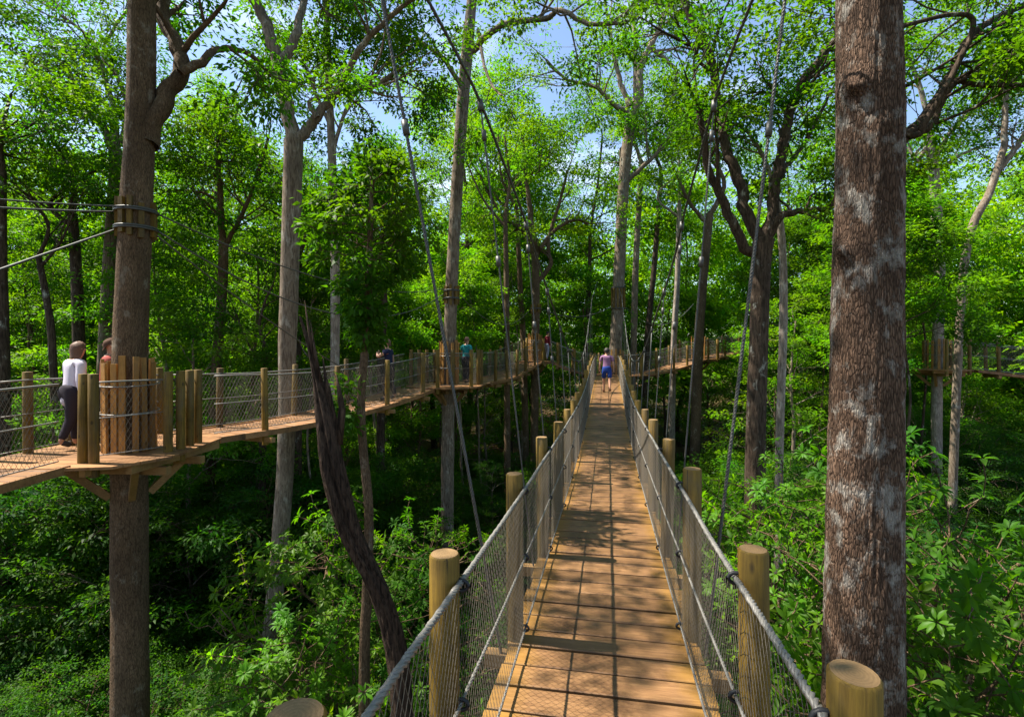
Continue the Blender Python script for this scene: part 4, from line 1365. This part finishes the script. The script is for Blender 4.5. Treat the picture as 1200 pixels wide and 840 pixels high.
person('person in navy shirt raising a hand to the face on the second bridge', (-3.62, 15.4, -1.49), 1.45, cloth('navy_shirt', (0.018, 0.022, 0.055)), cloth('black_trousers', (0.02, 0.02, 0.025)), HAIR_B, H=1.78, raise_l=True, w=1.2, sleeve=0.5, stride=0.1)
person('person in teal shirt and dark trousers beside the second platform trunk', (-1.72, 19.35, -1.25), -0.5, cloth('teal_shirt', (0.02, 0.22, 0.24)), cloth('dark_blue_trousers', (0.018, 0.02, 0.035)), HAIR_B, H=1.70, w=1.05, stride=0.08)
person('small distant person in dark red top by the orange batten ring', (2.0, 29.75, -0.62), -0.9, cloth('dark_red_top', (0.16, 0.02, 0.03)), cloth('pale_trousers', (0.30, 0.32, 0.40)), HAIR_D, H=1.66, stride=0.1, sleeve=1.5)
#==PART4==
# ------------------------------------------------------------------ the forest around
def keep_off(x, y, r):
    return all((x - p.x) ** 2 + (y - p.y) ** 2 > r * r for p in WALK)


def proto(H, bare, cr, nl, P, r0, level=2, lean=0.02, detail=False, wr=0.46, topf=0.97):
    mb, lv = proto_tree(H, bare, cr, nl, P, r0, level, lean, topf)
    Pz = lv.arrays()[0]
    return dict(t=mb.mesh('trunk'), c=lv.mesh('crown', wr=wr, detail=detail), H=float(np.percentile(Pz[:, 2], 99.3)), n=len(Pz), lo=float(Pz[:, 2].min()))


PROTO = {
    'canopy': [proto(20, 0.48, 5.2, 10, PX(cr=0.95, cn=125, L=0.185, wob=0.2, zk=0.5, kids=3), 0.22, lean=0.035) for _ in range(3)],
    'mid': [proto(13, 0.16, 3.6, 15, PX(cr=0.72, cn=100, L=0.15, zk=0.5, wob=0.18, kids=3), 0.13, lean=0.03) for _ in range(3)],
    'pole': [proto(15, 0.66, 2.0, 9, PX(cr=0.6, cn=70, L=0.15, kids=3), 0.075, lean=0.03) for _ in range(3)],
    'under': [proto(6, 0.22, 3.0, 13, PX(cr=c, cn=n_, L=l_, flat=0.26, zk=0.3, up=0.02), 0.055, lean=0.04, wr=w_) for c, n_, l_, w_ in ((0.5, 46, 0.12, 0.46), (0.55, 34, 0.17, 0.36), (0.42, 54, 0.095, 0.5))],
    'shrub': [proto(2.7, 0.08, 2.2, 11, PX(cr=0.36, cn=26, L=0.13, flat=0.4, zk=0.6), 0.03, lean=0.05) for _ in range(2)],
    'whorl': [proto(5.6, 0.25, 2.4, 24, PX(whorl=8, L=0.115, zk=0.45, kids=4, wob=0.22), 0.045, lean=0.04, detail=True, wr=0.36) for _ in range(2)],
}

DECK_Y = ([0, 150, 255, 400, 520, 620, 690, 800, 840, 1060, 1070, 1200], [600, 585, 545, 505, 478, 445, 452, 450, 575, 575, 455, 465])
WALL_D = ([0, 100, 260, 400, 520, 640, 720, 830, 850, 1060, 1075, 1200], [11.5, 12, 13, 15, 22, 31, 34, 37, 14.5, 14.5, 25, 24])
MARKS = [(-400, 'far left of the view'), (0, 'the left edge'), (152, 'the left platform trunk'), (255, 'the slim brown tree'), (337, 'the grey forked tree'), (430, 'the leafy sapling'), (527, 'the second platform trunk'),
         (628, 'the orange batten ring'), (722, 'the bridge end trunk'), (818, 'the far right platform'), (888, 'the dark forked tree'), (1016, 'the thick lichen trunk'), (1097, 'the right edge platform'), (1200, 'the right edge'), (1700, 'far right of the view')]
USED = {}
TONE = {'mid': 'mid green', 'bright': 'bright green', 'dark': 'dark green', 'lime': 'yellow green', 'under': 'deep green', 'glossy': 'glossy leaved'}


def where(px):
    for (a, na), (b, nb) in zip(MARKS[:-1], MARKS[1:]):
        if a <= px < b:
            if na.startswith('far'): return 'beyond the left edge'
            if nb.startswith('far'): return 'beyond the right edge'
            return f'between {na} and {nb}' if (px - a) / (b - a) < 0.72 and (px - a) / (b - a) > 0.28 else (f'just right of {na}' if (px - a) / (b - a) <= 0.28 else f'just left of {nb}')
    return 'standing left of the viewpoint' if px < CX else 'standing right of the viewpoint'


PENDING = []


def plant(kind, name, x, y, sc, leaf, bark, form, cat, group, zs=1.0, z=None):
    pr = rnd.choice(PROTO[kind])
    zb = (gz(x, y) if z is None else z) - 0.05
    px = CX + F * x / max(y, 0.5)
    root = empty(name, (x, y, zb), None, cat, group, rnd.uniform(0, 6.28))
    root.scale = (sc, sc, sc * zs)
    PENDING.append((root, form, TONE[leaf], px, y))
    for nm, me, mt in (('trunk' if kind not in ('shrub', 'whorl') else 'stem', pr['t'], BARK[bark]), ('crown' if kind not in ('shrub', 'whorl') else 'foliage', pr['c'], LEAF[leaf])):
        o = bpy.data.objects.new(nm, me)
        if not me.materials: me.materials.append(mt)
        o.material_slots[0].link = 'OBJECT'; o.material_slots[0].material = mt
        o.parent = root; COL.objects.link(o)
    return root


placed = []


def spaced(x, y, r):
    if any((x - a) ** 2 + (y - b) ** 2 < (r + c) ** 2 for a, b, c in placed): return False
    return True


def scatter(n, dmin, dmax, kind, name, r, leafs, form, cat, group, scf, cond, lo=-0.25, hi=0.25, tries=60, barks=('brown', 'grey', 'dark', 'brown')):
    k = 0
    for _ in range(n * tries):
        if k >= n: break
        d = math.sqrt(rnd.uniform(dmin ** 2, dmax ** 2))
        px = rnd.uniform(1200 * lo, 1200 * (1 + hi))
        x = (px - CX) / F * d
        sc = scf(px, d)
        if sc is None or not cond(px, d, x, sc) or not spaced(x, d, r): continue
        placed.append((x, d, r)); k += 1
        plant(kind, name, x, d, sc, rnd.choice(leafs), rnd.choice(barks), form, cat, group, rnd.uniform(0.9, 1.12))
    return k


Y_LIM = ([4, 7, 9, 13, 16, 19, 26, 34], [900, 850, 805, 725, 668, 612, 520, 474])


def top_ok(H):
    """trees standing in front of a walkway must stay under it"""
    def f(px, d):
        if 118 < px < 190 and d < 9: return None
        yd = max(float(np.interp(px, *DECK_Y)) + 14, float(np.interp(d, *Y_LIM)) - (70 if px > 860 else 0) + rnd.uniform(-10, 40))
        if d > float(np.interp(px, *WALL_D)) + 1.5: yd = min(yd, 520)
        x = (px - CX) / F * d
        top = -(yd - HY) / F * d
        if 540 < px < 860 and d < 40: top = min(top, -(530 - HY) / F * d)
        s = min(rnd.uniform(0.85, 1.25), (top - gz(x, d)) / (max(p['H'] for p in PROTO[H]) * 1.1))
        return s if s > (0.35 if H == 'under' else 0.3) else None
    return f


behind = lambda px, d, x, sc: not (690 < px < 905 and d < 38) and not (985 < px < 1080 and d < 25) and d > float(np.interp(px, *WALL_D)) + 3.2 and keep_off(x, d, 3.4 + sc)
anywhere = lambda px, d, x, sc: keep_off(x, d, 1.0) or True

n1 = scatter(9, 26, 46, 'canopy', 'canopy_tree', 1.7, ['mid', 'bright', 'mid', 'bright'], 'tall tree', 'tree', 'tall trees of the forest', lambda px, d: None if (515 < px < 690 or 20 < px < 90) else rnd.uniform(0.85, 1.2), behind, lo=-0.06)
n1 += scatter(12, 37, 48, 'canopy', 'canopy_tree', 1.5, ['mid', 'bright', 'mid'], 'tall tree', 'tree', 'tall trees of the forest', lambda px, d: rnd.uniform(1.1, 1.35), behind, lo=0.15, hi=-0.1)
n2 = scatter(85, 13, 46, 'mid', 'forest_tree', 1.35, ['mid', 'bright', 'lime', 'bright', 'mid', 'lime'], 'bushy tree', 'tree', 'bushy trees behind the walkways', lambda px, d: rnd.uniform(0.75, 1.15), behind, lo=-0.06)
n3 = scatter(120, 9.0, 38, 'under', 'understory_tree', 0.7, ['under', 'under', 'dark', 'dark'], 'understory tree', 'small tree', 'small trees of the understory', top_ok('under'), lambda px, d, x, sc: True, lo=-0.1, hi=0.1)
n3 += scatter(45, 9.0, 21, 'under', 'understory_tree', 0.55, ['under', 'under', 'mid', 'dark'], 'understory tree', 'small tree', 'small trees of the understory', top_ok('under'), lambda px, d, x, sc: True, lo=-0.1, hi=-0.58)
n5 = scatter(34, 11.5, 34, 'pole', 'slender_tree', 0.5, ['mid', 'bright', 'under'], 'slender tree', 'tree', 'slender bare stemmed trees of the forest', lambda px, d: rnd.uniform(0.8, 1.15), lambda px, d, x, sc: not (690 < px < 905 and d < 37) and d > float(np.interp(px, *WALL_D)) + 1.0 and keep_off(x, d, 1.6), lo=-0.03, hi=0.03, barks=('dark', 'brown', 'grey', 'dark'))
n4 = scatter(90, 5.5, 28, 'shrub', 'shrub', 0.5, ['under', 'mid', 'under'], 'low shrub', 'shrub', 'shrubs on the forest floor', top_ok('shrub'), lambda px, d, x, sc: True, lo=-0.1, hi=0.1)

# near large-leaved saplings, each where the photo shows one
for i, (px, d, ytop, sc_w, leaf) in enumerate(((935, 7.5, 590, 1.0, 'glossy'), (905, 10.5, 520, 0.9, 'glossy'), (1130, 6.3, 535, 0.9, 'under'), (1095, 4.9, 690, 0.8, 'glossy'), (1190, 9.0, 600, 1.0, 'dark'), (1100, 8.0, 620, 1.0, 'dark'),
                                               (388, 9.5, 590, 1.0, 'glossy'), (365, 7.6, 715, 0.85, 'glossy'), (515, 10.5, 600, 0.9, 'under'), (275, 10.5, 745, 0.9, 'under'))):
    x = (px - CX) / F * d
    H = -(ytop - HY) / F * d - gz(x, d)
    s = H / max(p['H'] for p in PROTO['whorl'])
    plant('whorl', 'large_leaved_sapling', x, d, s, leaf, 'brown', 'broadleaf sapling', 'sapling', 'large leaved saplings near the bridge')


for x, y, sc, zs in ((-6.4, 1.2, 0.95, 1.6), (-8.9, 0.6, 0.85, 1.75), (-11.5, -5.5, 1.25, 1.0), (8.5, -2.5, 1.2, 1.0)):  # unseen trees out of frame; first two added to shade the near deck
    plant('canopy', 'canopy_tree', x, y, sc, 'mid', 'brown', 'tall tree', 'tree', 'tall trees of the forest', zs)


def columnar():
    d = 7.0
    P = PX(cr=0.2, cn=26, L=0.105, flat=0.6, droop=0.5, kids=3, up=0.0, zk=0.8)
    mb = MB(); lv = Leaves()
    tr = [(427, 800, 13), (430, 700, 12), (432, 600, 11), (425, 520, 10), (423, 470, 10), (428, 400, 9), (433, 300, 7), (436, 200, 4), (437, 172, 2)]
    pts = [tuple(W(px, py, d)) + (w * d / F / 2,) for px, py, w in tr]
    b = pts[0]; pts = [(b[0], b[1], gz(b[0], b[1]) - 0.3, 0.1)] + pts
    trunk_tube(mb, pts, 10, 6)
    for k in range(46):
        py = 185 + (400 - 185) * (k + rnd.random()) / 46
        q, r = at_height(pts, W(430, py, d).z)
        half = float(np.interp(py, [175, 200, 240, 290, 330, 380, 445], [0.16, 0.42, 0.72, 0.80, 0.50, 0.16, 0.05]))
        az = k * 2.4
        grow(mb, lv, q, V((math.cos(az), math.sin(az), 0.25)), half * 0.62, 0.012, 1, P)
    for py in (455, 470, 480, 500, 590, 610):
        q, r = at_height(pts, W(430, py, d).z)
        az = math.pi + rnd.uniform(-0.7, 0.7)
        grow(mb, lv, q, V((math.cos(az), math.sin(az) * 0.5 - 0.2, 0.1)), 0.2, 0.01, 1, P)
    base = V((b[0], b[1], gz(b[0], b[1])))
    root = empty('columnar_sapling', base, 'slender sapling with a dense narrow leafy crown before the second bridge', 'sapling')
    mb.build('trunk', BARK['brown'], root)
    place_mesh('crown', lv.mesh('crown', base, wr=0.5), root, mat=LEAF['mid'])


columnar()


def mass(name, items, leaf, bark, label, cat):
    """far wood that reads as one mass"""
    Vv = []; Q = []; off = 0
    for me, x, y, z, s, a in items:
        n = len(me.vertices); co = np.empty(n * 3, np.float32); me.vertices.foreach_get('co', co); co = co.reshape(-1, 3) * s
        c, sn = math.cos(a), math.sin(a)
        co = np.stack([co[:, 0] * c - co[:, 1] * sn + x, co[:, 0] * sn + co[:, 1] * c + y, co[:, 2] + z], 1)
        q = np.empty(len(me.loops), np.int32); me.loops.foreach_get('vertex_index', q)
        Vv.append(co); Q.append(q.reshape(-1, 4) + off); off += n
    me = quad_mesh(name, np.concatenate(Vv), np.concatenate(Q))
    o = place_mesh(name, me, mat=leaf)
    return tag(o, label, cat, kind='stuff')


far = []
fp = proto(24, 0.2, 6.5, 13, PX(cr=1.5, cn=34, L=0.42, zk=0.55, kids=3, wob=0.2), 0.25)
for ring_d, n in ((47, 30), (56, 30), (68, 30), (84, 30)):
    for i in range(n):
        a = math.radians(-62 + 124 * (i + rnd.uniform(0.2, 0.8)) / n)
        dd = ring_d + rnd.uniform(-4, 4)
        x, y = dd * math.sin(a), dd * math.cos(a)
        far.append((fp['c'], x, y, gz(x, y), rnd.uniform(0.7, 1.05), rnd.uniform(0, 6)))
        a += 0.03; dd += 3
        far.append((fp['c'], dd * math.sin(a), dd * math.cos(a), gz(x, y) - 1.0, rnd.uniform(0.38, 0.55), rnd.uniform(0, 6)))
mass('far_forest', far, LEAF['lime'], None, 'far wood that closes the view behind all the walkways', 'forest')

gc = []
lvs = Leaves()
for _ in range(90): lvs.clump((rnd.uniform(-1.6, 1.6), rnd.uniform(-1.6, 1.6), rnd.uniform(0.1, 0.5)), (0, 0, 1), 0.38, 24, 0.15, 0.5, 0.1)
gme = lvs.mesh('ground_cover_patch')
for _ in range(330):
    d = math.sqrt(rnd.uniform(4 ** 2, 40 ** 2)); x = (rnd.uniform(-150, 1350) - CX) / F * d
    if noise.noise(V((x * 0.13, d * 0.13, 9))) < -0.22: continue
    gc.append((gme, x, d, gz(x, d) - 0.1, rnd.uniform(0.8, 1.5), rnd.uniform(0, 6)))
mass('ground_cover', gc, LEAF['under'], None, 'low leafy plants covering the forest floor', 'ground cover')

# labels that tell the scattered plants apart
ORD = ['nearest one'] + [q + ' back' for q in 'second third fourth fifth sixth seventh eighth ninth tenth eleventh twelfth'.split()]
byk = {}
for root, form, tone, px, y in PENDING: byk.setdefault((form, tone, where(px)), []).append((y, root))
for (form, tone, wh), lst in byk.items():
    lst.sort(key=lambda t: t[0])
    for i, (y, root) in enumerate(lst):
        if len(lst) == 1: root['label'] = f'{tone} {form} {wh}'
        else: root['label'] = f'{tone} {form} {wh} {ORD[min(i, 11)]}'
print('PLANTED', n1, n2, n3, n4, {k: [p['n'] for p in v] for k, v in PROTO.items()}, fp['n'])
